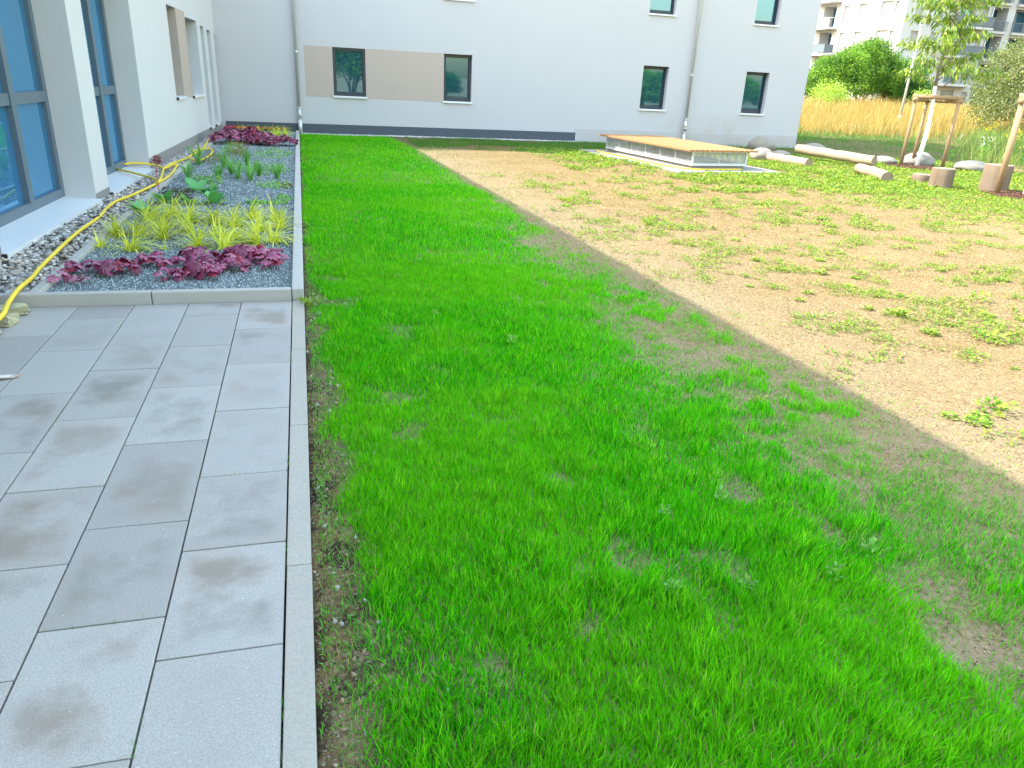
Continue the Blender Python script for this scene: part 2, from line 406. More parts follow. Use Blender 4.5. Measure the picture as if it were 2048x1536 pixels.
def endgrain():
    t = NT('end_grain'); P = t.pos(True)
    r = t.n('VectorMath', {0: P}, operation='LENGTH').outputs['Value']
    w = t.math('SINE', t.math('MULTIPLY', t.math('ADD', r, t.math('MULTIPLY', t.noise(P, 9, 3), 0.03)), 260.0))
    c = t.mix(t.math('MULTIPLY_ADD', w, 0.25, 0.5), (0.210, 0.147, 0.098), (0.322, 0.252, 0.182))
    c = t.mix(t.n('MapRange', {0: t.noise(P, 14, 4, 0.8), 1: 0.58, 2: 0.66, 3: 0, 4: 0.8}).outputs[0], c, (0.056, 0.038, 0.028))
    t.set(Base_Color=c, Roughness=0.85); return t.m
M['endgrain'] = endgrain()
M['leaf'] = foliage('leaf', 0.35, 0.5, 0.2)
M['grass'] = foliage('grass_blade', 0.45, 0.5, 0.10, (1.15, 1.25, 0.5))
M['straw'] = foliage('straw_blade', 0.35, 0.6, 0.2, (1.1, 1.05, 0.8))
M['purple'] = foliage('purple_leaf', 0.18, 0.38, 0.45, (1.6, 0.5, 0.7))
M['chip'] = attr_mat('stone_chip', 0.75, 0.35)
M['pebble'] = attr_mat('river_pebble', 0.6, 0.4, 0.25, 90)
M['bark_chip'] = attr_mat('bark_chip', 0.85, 0.2)
M['bark'] = simple('bark', (0.24, 0.20, 0.16), 0.9, 0.2, 0, 0.3, 20, 0.5, 60)
M['white_trunk'] = simple('whitewashed_trunk', (0.76, 0.75, 0.72), 0.85, 0.2, 0, 0.12, 14, 0.5, 70)
def rock_mat():
    t = NT('granite_boulder'); P = t.pos(True); oi = t.n('ObjectInfo').outputs['Random']
    c = t.mix(t.noise(P, 2.5, 5, 0.65), (0.196, 0.174, 0.145), (0.294, 0.268, 0.229))
    c = t.mix(t.n('MapRange', {0: t.noise(P, 70, 3, 0.8), 1: 0.55, 2: 0.68, 3: 0, 4: 0.6}).outputs[0], c, (0.107, 0.099, 0.088))
    c = t.mix(t.n('MapRange', {0: oi, 1: 0.5, 2: 1.0, 3: 0, 4: 0.6}).outputs[0], c, (0.206, 0.193, 0.176))
    t.set(Base_Color=c, Roughness=0.85, Normal=t.bump(t.noise(P, 18, 5, 0.7), 0.4, 0.02)); return t.m
M['rock'] = rock_mat()
M['hose'] = simple('yellow_hose', (0.80, 0.58, 0.03), 0.42, 0.5, 0, 0.10, 9)
M['red'] = simple('red_lacquer', (0.55, 0.05, 0.045), 0.5, 0.4, 0, 0.12, 9)
M['rubber'] = simple('black_rubber', (0.02, 0.02, 0.02), 0.6)

# ------------------------------------------------------------------ ground sheet
def graded(a, b, fine0, fine1, step, grow=1.18):
    mid = list(np.arange(fine0, fine1+step/2, step))
    lo = []; x = fine0; s_ = step
    while x > a: s_ *= grow; x -= s_; lo.append(x)
    hi = []; x = mid[-1]; s_ = step
    while x < b: s_ *= grow; x += s_; hi.append(x)
    return np.array(lo[::-1]+mid+hi)
xs = graded(-900, 1200, -1.0, 8.0, 0.09); ys = graded(-900, 1500, 1.0, 22.0, 0.1)
GX, GY = np.meshgrid(xs, ys, indexing='ij')
GZ = terrain(GX, GY)-0.012 - 0.11*(1-sstep(0.02, 0.12, GX))*(GY < 24.9)
GZ += 0.016*(fbm(GX*5, GY*5, 4)-0.5)*sstep(0.12, 0.3, GX)
nx, ny = GX.shape; idx = np.arange(nx*ny).reshape(nx, ny)
Fq = np.stack([idx[:-1, :-1], idx[1:, :-1], idx[1:, 1:], idx[:-1, 1:]], -1).reshape(-1, 4)
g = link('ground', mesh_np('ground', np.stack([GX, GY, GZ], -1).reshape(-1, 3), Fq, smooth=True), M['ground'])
tag(g, 'dry sandy soil with dark humus along the kerb', 'ground', kind='structure')
def gz(x, y):
    x = np.asarray(x, float); y = np.asarray(y, float)
    return terrain(x, y)-0.012+0.016*(fbm(x*5, y*5, 4)-0.5)*sstep(0.12, 0.3, x)

# ------------------------------------------------------------------ paving
pav = MB().box(-2.75, -0.003, -3.0, 6.245, -0.09, -0.016).build('paving', M['joint'])
tag(pav, 'grey concrete slab paving in running bond', 'paving', kind='structure')
EVEN = [6.243, 5.525, 4.790, 4.055, 3.300, 2.700, 2.090, 1.49, 0.89, 0.29, -0.31, -0.91, -1.51, -2.11, -2.9]
ODD = [6.243, 5.900, 5.190, 4.450, 3.700, 2.930, 2.310, 1.71, 1.11, 0.51, -0.09, -0.69, -1.29, -1.89, -2.9]
for ci in range(7):
    J = EVEN if ci % 2 == 0 else ODD
    x1 = -0.4*ci; x0 = max(x1-0.4, -2.74)
    if x1-x0 < 0.1: continue
    for a, b in zip(J[1:], J[:-1]):
        gp = 0.0032; w = (x1-x0)-2*gp; l = (b-a)-2*gp
        s_ = MB().box(-w/2, w/2, -l/2, l/2, -0.04, 0.0).build('slab', M['slab'], pav, bevel=0.0028)
        s_.location = ((x0+x1)/2, (a+b)/2, rng.uniform(-0.0012, 0.0012))
        s_.rotation_euler = (rng.uniform(-0.0015, 0.0015), rng.uniform(-0.0015, 0.0015), rng.uniform(-0.002, 0.002))

# flat edging along the lawn, raised edging round the bed
ke = MB().box(0.004, 0.094, -3.0, 6.24, -0.22, -0.10).build('kerb', M['joint'])
tag(ke, 'flush concrete edging between paving and lawn', 'kerb', kind='structure')
KJ = [6.243, 5.03, 3.80, 2.52, 1.26, 0.0, -1.26, -2.5]
for a, b in zip(KJ[1:], KJ[:-1]):
    k = MB().box(-0.0465, 0.0465, -(b-a)/2+0.002, (b-a)/2-0.002, -0.2, 0.003).build('kerb_stone', M['kerb'], ke, bevel=0.004)
    k.location = (0.0505, (a+b)/2, 0); k.rotation_euler = (0, 0, rng.uniform(-0.002, 0.002))
KT = 0.098
pk = MB().box(-2.66, 0.09, 6.28, 6.29, -0.2, -0.1).build('bed_edging', M['joint'])
tag(pk, 'raised light concrete edging round the gravel bed', 'kerb', kind='structure')
def kstone(x0, x1, y0, y1):
    k = MB().box(-(x1-x0)/2, (x1-x0)/2, -(y1-y0)/2, (y1-y0)/2, -0.22, KT).build('kerb_stone', M['kerb2'], pk, bevel=0.009)
    k.location = ((x0+x1)/2, (y0+y1)/2, rng.uniform(-0.002, 0.002)); k.rotation_euler = (0, 0, rng.uniform(-0.0015, 0.0015))
for a, b in ((-1.072, -0.004), (-2.15, -1.078), (-2.62, -2.156)): kstone(a, b, 6.25, 6.33)
y = 6.25
while y < 24.2:
    kstone(0.002, 0.096, y+0.002, min(y+1.25, 24.3)-0.003); y += 1.25
y = 6.333
while y < 23.9:
    kstone(-1.965, -1.885, y+0.002, min(y+1.2, 24.2)-0.003); y += 1.2

# ------------------------------------------------------------------ planting bed: stone chips
bed = MB()
bx = np.linspace(-1.884, 0.0, 24); by = np.linspace(6.331, 24.2, 180)
BX, BY = np.meshgrid(bx, by, indexing='ij'); BZ = 0.052+0.025*(fbm(BX*1.4, BY*1.4, 5)-0.5)
def bedz(x, y): return 0.052+0.025*(fbm(np.asarray(x)*1.4, np.asarray(y)*1.4, 5)-0.5)
t = NT('crushed_stone'); P = t.pos()
vo = t.n('TexVoronoi', {'Vector': P, 'Scale': 55.0}); vc = t.n('SeparateColor', {0: vo.outputs['Color']}).outputs[0]
c = t.ramp(vc, [(0.0, (0.080, 0.103, 0.114)), (0.45, (0.218, 0.264, 0.281)), (0.8, (0.355, 0.412, 0.428)), (1.0, (0.629, 0.663, 0.663))])
t.set(Base_Color=c, Roughness=0.8, Normal=t.bump(vo.outputs['Distance'], 0.9, 0.02)); M['crushed'] = t.m
i2 = np.arange(BX.size).reshape(BX.shape)
Fq = np.stack([i2[:-1, :-1], i2[1:, :-1], i2[1:, 1:], i2[:-1, 1:]], -1).reshape(-1, 4)
b_ = link('planting_bed', mesh_np('planting_bed', np.stack([BX, BY, BZ], -1).reshape(-1, 3), Fq, smooth=True), M['crushed'])
tag(b_, 'long planting bed of blue grey crushed stone', 'bed', kind='structure')
def chips(n, x0, x1, ya, yb, size, pal, zf, power=1.0, mask=None):
    u = rng.random(n)**power
    x = rng.uniform(x0, x1, n); y = ya+(yb-ya)*u
    if mask is not None:
        k = mask(x, y); x = x[k]; y = y[k]; n = len(x)
    sz = size*rng.uniform(0.6, 1.3, (n, 3))*np.array([1, 0.8, 0.7])*(1+0.5*((y-ya)/(yb-ya)))[:, None]
    P = np.stack([x, y, zf(x, y)+0.15*sz[:, 2]], 1)
    A = rand_dirs(n); S = rand_dirs(n)
    pal = np.array(pal); ci = rng.integers(0, len(pal), n)
    cols = pal[ci]*(1+0.25*(rng.random((n, 1))-0.5))
    return stamp(P, A, S, sz, *CHIP, cols)
STONE = [(0.122, 0.155, 0.171), (0.188, 0.232, 0.249), (0.266, 0.315, 0.332), (0.355, 0.410, 0.427), (0.244, 0.276, 0.260), (0.531, 0.576, 0.587), (0.155, 0.221, 0.221)]
p1 = chips(36000, -1.88, -0.002, 6.335, 12.5, 0.024, STONE, bedz, 1.35)
p2 = chips(14000, -1.88, -0.002, 12.5, 24.1, 0.030, STONE, bedz, 1.2)
V, F, C = joinv([p1, p2])
gch = link('stone_chips', mesh_np('stone_chips', V, F, C), M['chip'])
tag(gch, 'loose blue grey stone chips covering the planting bed', 'gravel', kind='stuff')

# ------------------------------------------------------------------ left wing of the building (local: u along the facade, n outwards)
LO = Vector((-2.47, 11.36, 0)); LA = math.atan(0.030)
T3 = Vector((math.sin(LA), math.cos(LA), 0)); N3 = Vector((math.cos(LA), -math.sin(LA), 0))
class Frame:
    def __init__(s, o, u, n): s.o, s.u, s.n_ = Vector(o), Vector(u), Vector(n)
    def p(s, u, n, z): return s.o+s.u*u+s.n_*n+Vector((0, 0, z))
    def box(s, mb, u0, u1, n0, n1, z0, z1):
        q = [s.p(u0,n0,z0), s.p(u1,n0,z0), s.p(u1,n1,z0), s.p(u0,n1,z0), s.p(u0,n0,z1), s.p(u1,n0,z1), s.p(u1,n1,z1), s.p(u0,n1,z1)]
        fl = [(3,2,1,0),(4,5,6,7),(0,1,5,4),(1,2,6,5),(2,3,7,6),(3,0,4,7)]
        if s.u.cross(s.n_).z < 0: fl = [f[::-1] for f in fl]
        mb.add(q, fl); return mb
    def facade(s, u0, u1, z0, z1, ops):
        """wall face with real openings: front cells plus reveals of the given depth"""
        mb = MB(); us = sorted({u0, u1, *[o[0] for o in ops], *[o[1] for o in ops]}); zs = sorted({z0, z1, *[o[2] for o in ops], *[o[3] for o in ops]})
        for a, b in zip(us[:-1], us[1:]):
            for c_, d in zip(zs[:-1], zs[1:]):
                um, zm = (a+b)/2, (c_+d)/2
                if any(o[0] < um < o[1] and o[2] < zm < o[3] for o in ops): continue
                mb.quad(s.p(a,0,c_), s.p(b,0,c_), s.p(b,0,d), s.p(a,0,d))
        for a, b, c_, d, dep in ops:
            mb.quad(s.p(a,0,c_), s.p(a,-dep,c_), s.p(a,-dep,d), s.p(a,0,d)); mb.quad(s.p(b,-dep,c_), s.p(b,0,c_), s.p(b,0,d), s.p(b,-dep,d))
            mb.quad(s.p(a,0,d), s.p(a,-dep,d), s.p(b,-dep,d), s.p(b,0,d)); mb.quad(s.p(a,-dep,c_), s.p(a,0,c_), s.p(b,0,c_), s.p(b,-dep,c_))
        return mb
    def window(s, par, u0, u1, z0, z1, dep, uc=(), zc=(), fr=0.07, gm='glass', fm='frame', bot=None, inner=0.0):
        """frame as one mesh, each pane its own piece"""
        mb = MB(); bot = fr if bot is None else bot
        n0, n1 = -dep-0.05, -dep+0.02
        s.box(mb, u0, u0+fr, n0, n1, z0, z1); s.box(mb, u1-fr, u1, n0, n1, z0, z1)
        s.box(mb, u0+fr, u1-fr, n0, n1, z0, z0+bot); s.box(mb, u0+fr, u1-fr, n0, n1, z1-fr, z1)
        ue = [u0+fr]; ze = [z0+bot]
        for c_, w in uc: s.box(mb, c_-w/2, c_+w/2, n0, n1+0.015, z0+bot, z1-fr); ue += [c_-w/2, c_+w/2]
        for c_, w in zc:
            e = [u0+fr]+[q for c2, w2 in uc for q in (c2-w2/2, c2+w2/2)]+[u1-fr]
            for k in range(0, len(e), 2): s.box(mb, e[k], e[k+1], n0, n1, c_-w/2, c_+w/2)
            ze += [c_-w/2, c_+w/2]
        ue.append(u1-fr); ze.append(z1-fr)
        f = mb.build('window', M[fm], par)
        for i in range(0, len(ue), 2):
            for j in range(0, len(ze), 2):
                pm = MB(); s.box(pm, ue[i]-0.01, ue[i+1]+0.01, n0+0.012, n0+0.022, ze[j]-0.01, ze[j+1]+0.01)
                pm.build('pane', M[gm], f)
        return f

LF = Frame(LO, T3, N3)
left = empty('building_wing', LO)
tag(left, 'low white rendered wing with tall recessed slate framed windows along the gravel bed', 'building')
left_kids = []
HL = 5.8
ops = [(-3.62, -0.43, 0.02, 3.1, 0.42), (0.24, 2.94, 0.02, 3.1, 0.42), (6.19, 7.17, 1.13, 2.86, 0.22), (8.29, 9.98, 1.10, 2.76, 0.30),
       (10.53, 11.15, 0.27, 2.69, 0.22), (11.66, 12.36, 0.27, 2.65, 0.22), (-7.6, -4.3, 0.02, 3.1, 0.42)]
w = LF.facade(-24.0, 13.06, -0.1, HL, ops)
# return at the corner recess, lintel over it, roof and far sides
w.quad(LF.p(13.06,0,-0.1), LF.p(13.06,-0.5,-0.1), LF.p(13.06,-0.5,2.62), LF.p(13.06,0,2.62))
w.quad(LF.p(13.06,0,2.62), LF.p(13.6,0,2.62), LF.p(13.6,0,HL), LF.p(13.06,0,HL))
w.quad(LF.p(13.06,0,2.62), LF.p(13.06,-0.5,2.62), LF.p(13.6,-0.5,2.62), LF.p(13.6,0,2.62))
w.quad(LF.p(13.06,-0.5,-0.1), LF.p(13.6,-0.5,-0.1), LF.p(13.6,-0.5,2.62), LF.p(13.06,-0.5,2.62))
w.quad(LF.p(-24,0,-0.1), LF.p(-24,0,HL), LF.p(-24,-11,HL), LF.p(-24,-11,-0.1))
w.quad(LF.p(-24,-11,-0.1), LF.p(-24,-11,HL), LF.p(13.6,-11,HL), LF.p(13.6,-11,-0.1))
left_parts = [w.build('wall', M['wall'])]
rf = MB()
rq = [Vector((-1.05, -13.5, HL-0.02)), Vector((-2.3, 24.55, HL-0.02)), Vector((-13, 24.55, HL-0.02)), Vector((-13.8, -13.5, HL-0.02))]  # skewed overhang, out of view, shaped to set the shadow edge on the lawn
rt_ = [q+Vector((0, 0, 0.25)) for q in rq]
rf.add(rq+rt_, [(3,2,1,0),(4,5,6,7),(0,1,5,4),(1,2,6,5),(2,3,7,6),(3,0,4,7)])
left_parts.append(rf.build('roof', M['plinth_grey']))
pl = MB()
for a, b, zt in ((-0.43, 0.24, 0.165), (2.94, 13.06, 0.265), (-4.3, -3.62, 0.165), (-24, -7.6, 0.2)):
    LF.box(pl, a+0.002, b-0.002, -0.03, 0.004, -0.1, zt)
left_parts.append(pl.build('plinth', M['plinth_grey']))
bp = MB(); LF.box(bp, 7.172, 8.288, -0.05, 0.003, 1.09, 2.86)
left_parts.append(bp.build('facade_panel', M['beige']))
bj = MB(); LF.box(bj, 7.155, 7.1695, -0.215, 0.0025, 1.135, 2.855)
left_parts.append(bj.build('facade_panel', M['beige']))
for k, (a, b) in enumerate(((-3.62, -0.43), (0.24, 2.94), (-7.6, -4.3))):
    mull = [(-1.62, 0.13)] if k == 0 else ([(1.98, 0.12), (1.05, 0.12)] if k == 1 else [(-6.0, 0.13)])
    if k == 0: mull.append((-2.65, 0.13))
    wo = LF.window(None, a+0.003, b-0.003, 0.12, 3.09, 0.38, sorted(mull), [(1.345, 0.125)], 0.11, 'glass', 'frame', 0.12)
    left_parts.append(wo)
    sm = MB(); e0 = a-0.02; e1 = b+0.03
    prof = [(-0.37, 0.135), (0.055, 0.095), (0.055, 0.045), (0.045, 0.045), (0.045, 0.085), (-0.37, 0.12)]
    q = [LF.p(e0 if n_ > 0.004 else a+0.004, n_, z) for n_, z in prof]+[LF.p(e1 if n_ > 0.004 else b-0.004, n_, z) for n_, z in prof]
    nP = len(prof)
    sm.add(q, [(i, (i+1) % nP, nP+(i+1) % nP, nP+i) for i in range(nP)]+[tuple(range(nP-1, -1, -1)), tuple(range(nP, 2*nP))])
    so = sm.build('sill', M['sill'], wo)
    cm = MB(); LF.box(cm, e0-0.012, e0-0.001, 0.0, 0.052, 0.035, 0.09); cm.build('end_cap', M['cap'], wo)
for (a, b, z0, z1, dep) in ops[2:6]:
    wo = LF.window(None, a+0.003, b-0.003, z0+0.02, z1-0.003, dep-0.03, [], [], 0.07)
    left_parts.append(wo)
    sm = MB(); LF.box(sm, a-0.03, b+0.03, 0.0035, 0.05, z0-0.035, z0+0.006); LF.box(sm, a+0.004, b-0.004, -dep+0.05, 0.0035, z0+0.004, z0+0.012)
    sm.build('sill', M['sill'], wo)
    cm = MB(); LF.box(cm, a-0.045, a-0.031, 0.008, 0.052, z0-0.04, z0+0.012); cm.build('end_cap', M['cap'], wo)
pr = MB(); LF.box(pr, 13.36, 13.6, -0.49, 0.08, 0.27, 2.615); left_parts.append(pr.build('corner_pier', M['wall']))
for o in left_parts:
    o.parent = left; o.matrix_parent_inverse = Matrix.Translation(-LO)

# ------------------------------------------------------------------ back wing
BY0 = 24.6; HB = 12.2
BF = Frame((0, BY0, 0), (1, 0, 0), (0, -1, 0))
back = empty('building_wing', (7, BY0, 0))
tag(back, 'long white rendered wing facing the lawn with beige panel and small dark windows', 'building')
WIN = [(1.17, 2.13, 1.10, 2.455, 0.10), (4.52, 5.41, 1.08, 2.455, 0.20), (11.20, 12.12, 1.10, 2.455, 0.22), (15.05, 15.95, 1.10, 2.455, 0.22),
       (4.52, 5.41, 3.97, 5.3, 0.2), (11.20, 12.12, 4.00, 5.35, 0.22), (15.05, 15.95, 3.93, 5.35, 0.22), (1.17, 2.13, 3.97, 5.3, 0.2)]
for zz in (6.9, 9.8):
    for a, b in ((1.17, 2.13), (4.52, 5.41), (8.0, 8.9), (11.2, 12.12), (15.05, 15.95)): WIN.append((a, b, zz, zz+1.35, 0.2))
CXR = 17.48
w = BF.facade(-3.0, CXR, -0.15, HB, WIN)
w.quad((CXR, BY0, -0.15), (CXR, BY0+9.5, -0.15), (CXR, BY0+9.5, HB), (CXR, BY0, HB))
w.quad((CXR, BY0+9.5, -0.15), (-14, BY0+9.5, -0.15), (-14, BY0+9.5, HB), (CXR, BY0+9.5, HB))
w.quad((-14, BY0+9.5, -0.15), (-14, BY0, -0.15), (-14, BY0, HB), (-14, BY0+9.5, HB))
w.quad((-14, BY0, 2.0), (-3.0, BY0, 2.0), (-3.0, BY0, HB), (-14, BY0, HB))
bparts = [w.build('wall', M['wall_back'])]
bparts.append(MB().box(-14.1, CXR+0.12, BY0-0.1, BY0+9.6, HB, HB+0.2).build('roof', M['plinth_grey']))
bparts.append(MB().box(-1.99, 8.98, BY0-0.012, BY0+0.02, -0.1, 0.285).build('plinth', M['plinth_dark']))
bparts.append(MB().box(8.983, CXR+0.01, BY0-0.014, BY0+0.02, -0.15, 0.415).build('plinth', M['wall_low']))
for a, b in ((0.355, 1.165), (2.135, 4.515)):
    bparts.append(MB().box(a, b, BY0-0.005, BY0+0.01, 1.07, 2.46).build('facade_panel', M['beige']))
for i, (a, b, z0, z1, dep) in enumerate(WIN):
    wo = BF.window(None, a+0.002, b-0.002, z0+0.012, z1-0.002, dep-0.03, [], [], 0.07, 'glass_back', 'frame_dark', 0.095)
    sash = MB()
    for (u0, u1, q0, q1) in ((a+0.072, a+0.097, z0+0.105, z1-0.075), (b-0.097, b-0.072, z0+0.105, z1-0.075), (a+0.097, b-0.097, z0+0.105, z0+0.130), (a+0.097, b-0.097, z1-0.10, z1-0.075)):
        BF.box(sash, u0, u1, -dep-0.015, -dep+0.004, q0, q1)
    sash.build('sash', M['frame_dark'], wo)
    sm = MB(); BF.box(sm, a-0.03, b+0.03, 0.006, 0.05, z0-0.04, z0+0.004); BF.box(sm, a+0.004, b-0.004, -dep+0.05, 0.006, z0+0.003, z0+0.01)
    sm.build('sill', M['sill'], wo)
    bparts.append(wo)
def downpipe(x, zring, zring2, mat_low, lowr):
    mb = MB().tube([(x, BY0-0.10, zring2), (x, BY0-0.10, HB-0.2)], 0.047, 12)
    d = mb.build('downpipe', M['zinc'], None, smooth=True)
    MB().tube([(x, BY0-0.10, 0.40), (x, BY0-0.10, zring2)], 0.048, 12).build('lower_pipe', M[mat_low], d, True)
    MB().tube([(x, BY0-0.10, -0.05), (x, BY0-0.10, 0.40)], lowr, 12).build('standpipe', M['zinc'], d, True)
    for z in (zring, zring2, 0.40, 0.55, 4.6):
        b2 = MB().tube([(x, BY0-0.10, z-0.02), (x, BY0-0.10, z+0.02)], 0.060, 12)
        b2.box(x-0.008, x+0.008, BY0-0.05, BY0-0.001, z-0.012, z+0.012)
        b2.build('bracket', M['zinc'], d)
    return d
bparts.append(downpipe(0.135, 2.27, 0.73, 'zinc', 0.06))
bparts.append(downpipe(12.93, 2.24, 0.84, 'steel', 0.05))
for o in bparts:
    o.parent = back; o.matrix_parent_inverse = Matrix.Translation((-7, -BY0, 0))
# ------------------------------------------------------------------ pebble strip between facade and bed
def wallx(y): return -2.47+0.030*(y-11.36)
ps = MB(); yy = np.linspace(6.335, 24.5, 40)
for a, b in zip(yy[:-1], yy[1:]):
    ps.quad((wallx(a)-0.05, a, 0.02), (-1.967, a, 0.02), (-1.967, b, 0.02), (wallx(b)-0.05, b, 0.02))
psb = ps.build('pebble_strip', simple('pebble_bed', (0.20, 0.175, 0.15), 0.9, 0.2, 0, 0.5, 40, 0.8, 60))
tag(psb, 'strip of rounded river pebbles along the facade', 'pebble strip', kind='structure')
def pebble_template():
    bm = bmesh.new(); bmesh.ops.create_uvsphere(bm, u_segments=6, v_segments=4, radius=0.5)
    bmesh.ops.triangulate(bm, faces=bm.faces[:]); bm.verts.ensure_lookup_table()
    v = [tuple(x.co) for x in bm.verts]; f = [tuple(q.index for q in p.verts) for p in bm.faces]; bm.free(); return v, f
PV, PF = pebble_template()
PCOL = np.array([(0.52, 0.47, 0.41), (0.40, 0.36, 0.32), (0.62, 0.58, 0.52), (0.30, 0.27, 0.25), (0.46, 0.37, 0.29), (0.38, 0.38, 0.37), (0.70, 0.67, 0.62), (0.22, 0.20, 0.19), (0.48, 0.40, 0.36)])
n = 6800
py = 6.36+(24.4-6.36)*rng.random(n)**1.25
px = rng.uniform(0, 1, n)*(-1.975-wallx(py)+0.05)+wallx(py)-0.045
sz = rng.uniform(0.03, 0.065, (n, 1))*np.stack([np.ones(n), rng.uniform(0.65, 0.95, n), rng.uniform(0.4, 0.65, n)], 1)
pz = 0.03+0.035*rng.random(n)
az = rng.uniform(0, 6.283, n); A = np.stack([np.cos(az), np.sin(az), rng.uniform(-0.25, 0.25, n)], 1); S = np.stack([-np.sin(az), np.cos(az), rng.uniform(-0.2, 0.2, n)], 1)
cols = PCOL[rng.integers(0, len(PCOL), n)]*(1+0.3*(rng.random((n, 1))-0.5))
order = np.argsort(py-0.4*pz*50); near = order[:300]; rest = order[300:]
V, F, C = stamp(np.stack([px, py, pz], 1)[rest], A[rest], S[rest], sz[rest], PV, PF, cols[rest])
o = link('pebbles', mesh_np('pebbles', V, F, C, True), M['pebble'], psb); o['kind'] = 'stuff'
pmesh = []
for k in range(9):
    pv = np.array(PV)*(1+0.12*rng.normal(size=(len(PV), 1)))
    me = mesh_np('pebble', pv, PF, np.repeat(PCOL[k][None], len(PV), 0), True); me.materials.append(M['pebble']); pmesh.append(me)
for i in near:
    o = link('pebble', pmesh[int(rng.integers(0, 9))], None, psb, (px[i], py[i], pz[i]))
    o.scale = sz[i]; o.rotation_euler = (rng.uniform(-.25, .25), rng.uniform(-.25, .25), az[i])

# ------------------------------------------------------------------ plants in the bed
def tuft_mesh(name, n, L, w, pal, th=(0.1, 0.9), kap=(0.5, 1.6), wind=None, rad=0.03, K=5, r=rng):
    az = r.uniform(0, 6.283, n)
    if wind is not None: az = np.where(r.random(n) < 0.6, wind+r.normal(0, 0.7, n), az)
    rr = rad*np.sqrt(r.random(n)); a2 = r.uniform(0, 6.283, n)
    B = np.stack([rr*np.cos(a2), rr*np.sin(a2), np.zeros(n)-0.01], 1)
    pal = np.array(pal); cols = pal[r.integers(0, len(pal), n)]*(1+0.3*(r.random((n, 1))-0.5))
    V, F, C = blades(B, r.uniform(0.55, 1.0, n)*L, r.uniform(0.7, 1.2, n)*w, az, r.uniform(*th, n), r.uniform(*kap, n), K, cols)
    return mesh_np(name, V, F, C)
GOLD = [(0.706, 0.719, 0.062), (0.814, 0.805, 0.125), (0.570, 0.661, 0.052), (0.896, 0.891, 0.208), (0.461, 0.604, 0.062)]
SEDGE = [(0.121, 0.351, 0.068), (0.189, 0.459, 0.108), (0.270, 0.540, 0.162), (0.095, 0.270, 0.068)]
gold_m = [tuft_mesh('golden_grass', n_, L_, 0.009, GOLD, (0.05, 1.0), (0.6, 1.9), wd) for n_, L_, wd in ((85, 0.32, None), (80, 0.34, 0.3), (95, 0.30, -0.4), (70, 0.36, 0.6), (90, 0.30, 2.6), (45, 0.24, None))]
sedge_m = [tuft_mesh('sedge', n_, L_, 0.013, SEDGE, (0.02, 0.45), (0.2, 1.0), wd) for n_, L_, wd in ((55, 0.55, None), (60, 0.52, 0.4), (48, 0.58, -0.5))]
def put(name, me, mat, x, y, label, cat, group, s=1.0, rz=None, z=None):
    o = link(name, me, mat, None, (x, y, float(bedz(x, y))-0.004 if z is None else z)); o.scale = (s, s, s)
    o.rotation_euler = (0, 0, rng.uniform(0, 6.28) if rz is None else rz)
    return tag(o, label, cat, group)
ORD = ['first', 'second', 'third', 'fourth', 'fifth', 'sixth', 'seventh', 'eighth', 'ninth', 'tenth']
def ranked(pts, rows):
    """rows: list of (ymin, ymax, text); gives each point its place counted from the lawn edging"""
    out = {}
    for a, b, txt in rows:
        k = sorted([i for i, p in enumerate(pts) if a <= p[1] < b], key=lambda i: -pts[i][0])
        for j, i in enumerate(k): out[i] = (ORD[j], txt)
    return out
gold = [(-1.84, 8.13, 5, .8), (-1.80, 8.67, 0, .95), (-1.53, 7.93, 1, 1.0), (-1.62, 8.77, 2, 1.05), (-1.66, 9.60, 3, 1.05), (-1.31, 8.50, 0, 1.1), (-1.19, 9.44, 1, 1.15), (-0.93, 8.10, 0, 1.0),
        (-0.92, 9.44, 2, 1.15), (-0.67, 9.18, 1, 1.0), (-0.69, 8.03, 3, 1.1), (-0.51, 9.75, 2, 1.0), (-0.39, 8.87, 1, .95), (-0.36, 8.26, 4, 1.0), (-0.21, 8.32, 1, 1.0), (-0.15, 9.10, 0, 1.0), (-0.21, 9.64, 5, 1.3), (-1.44, 9.84, 1, 1.1), (-1.23, 7.98, 5, .45), (-1.08, 8.85, 4, .9), (-0.82, 8.70, 5, 1.0), (-1.45, 9.15, 3, .9), (-0.58, 8.5, 0, .75),
        (-1.38, 22.16, 0, 1.2), (-0.71, 21.91, 2, 1.25), (-0.28, 22.41, 0, 1.1), (-0.95, 22.85, 4, 1.1), (-1.12, 22.3, 2, 1.1), (-0.5, 22.5, 0, 1.1)]
rk = ranked(gold, [(7, 8.45, 'row behind the front purple plants'), (8.45, 9.3, 'middle golden row'), (9.3, 12, 'golden row beside the broad leaves'), (20, 24, 'far end of the bed')])
for i, (x, y, k, s) in enumerate(gold):
    r_, t_ = rk[i]
    put('golden_grass', gold_m[k], M['straw'], x, y, f'golden arching grass tuft, {r_} from the lawn edging, {t_}', 'grass tuft', 'golden grass tufts in the bed', s*1.25, rng.uniform(-0.5, 0.5))
sedge = [(-1.65, 13.26), (-1.21, 13.31), (-0.90, 13.41), (-0.69, 13.12), (-0.29, 13.54), (-1.73, 15.37), (-1.26, 15.05), (-0.59, 13.84), (-0.87, 15.36), (-1.06, 14.05)]
rk = ranked(sedge, [(12, 13.7, 'front sedge row'), (13.7, 14.6, 'second sedge row'), (14.6, 17, 'rear sedge row')])
for i, (x, y) in enumerate(sedge):
    r_, t_ = rk[i]
    put('sedge', sedge_m[i % 3], M['leaf'], x, y, f'upright green sedge tuft, {r_} from the lawn edging, {t_}', 'grass tuft', 'green sedge tufts in the bed', rng.uniform(0.76, 0.92))
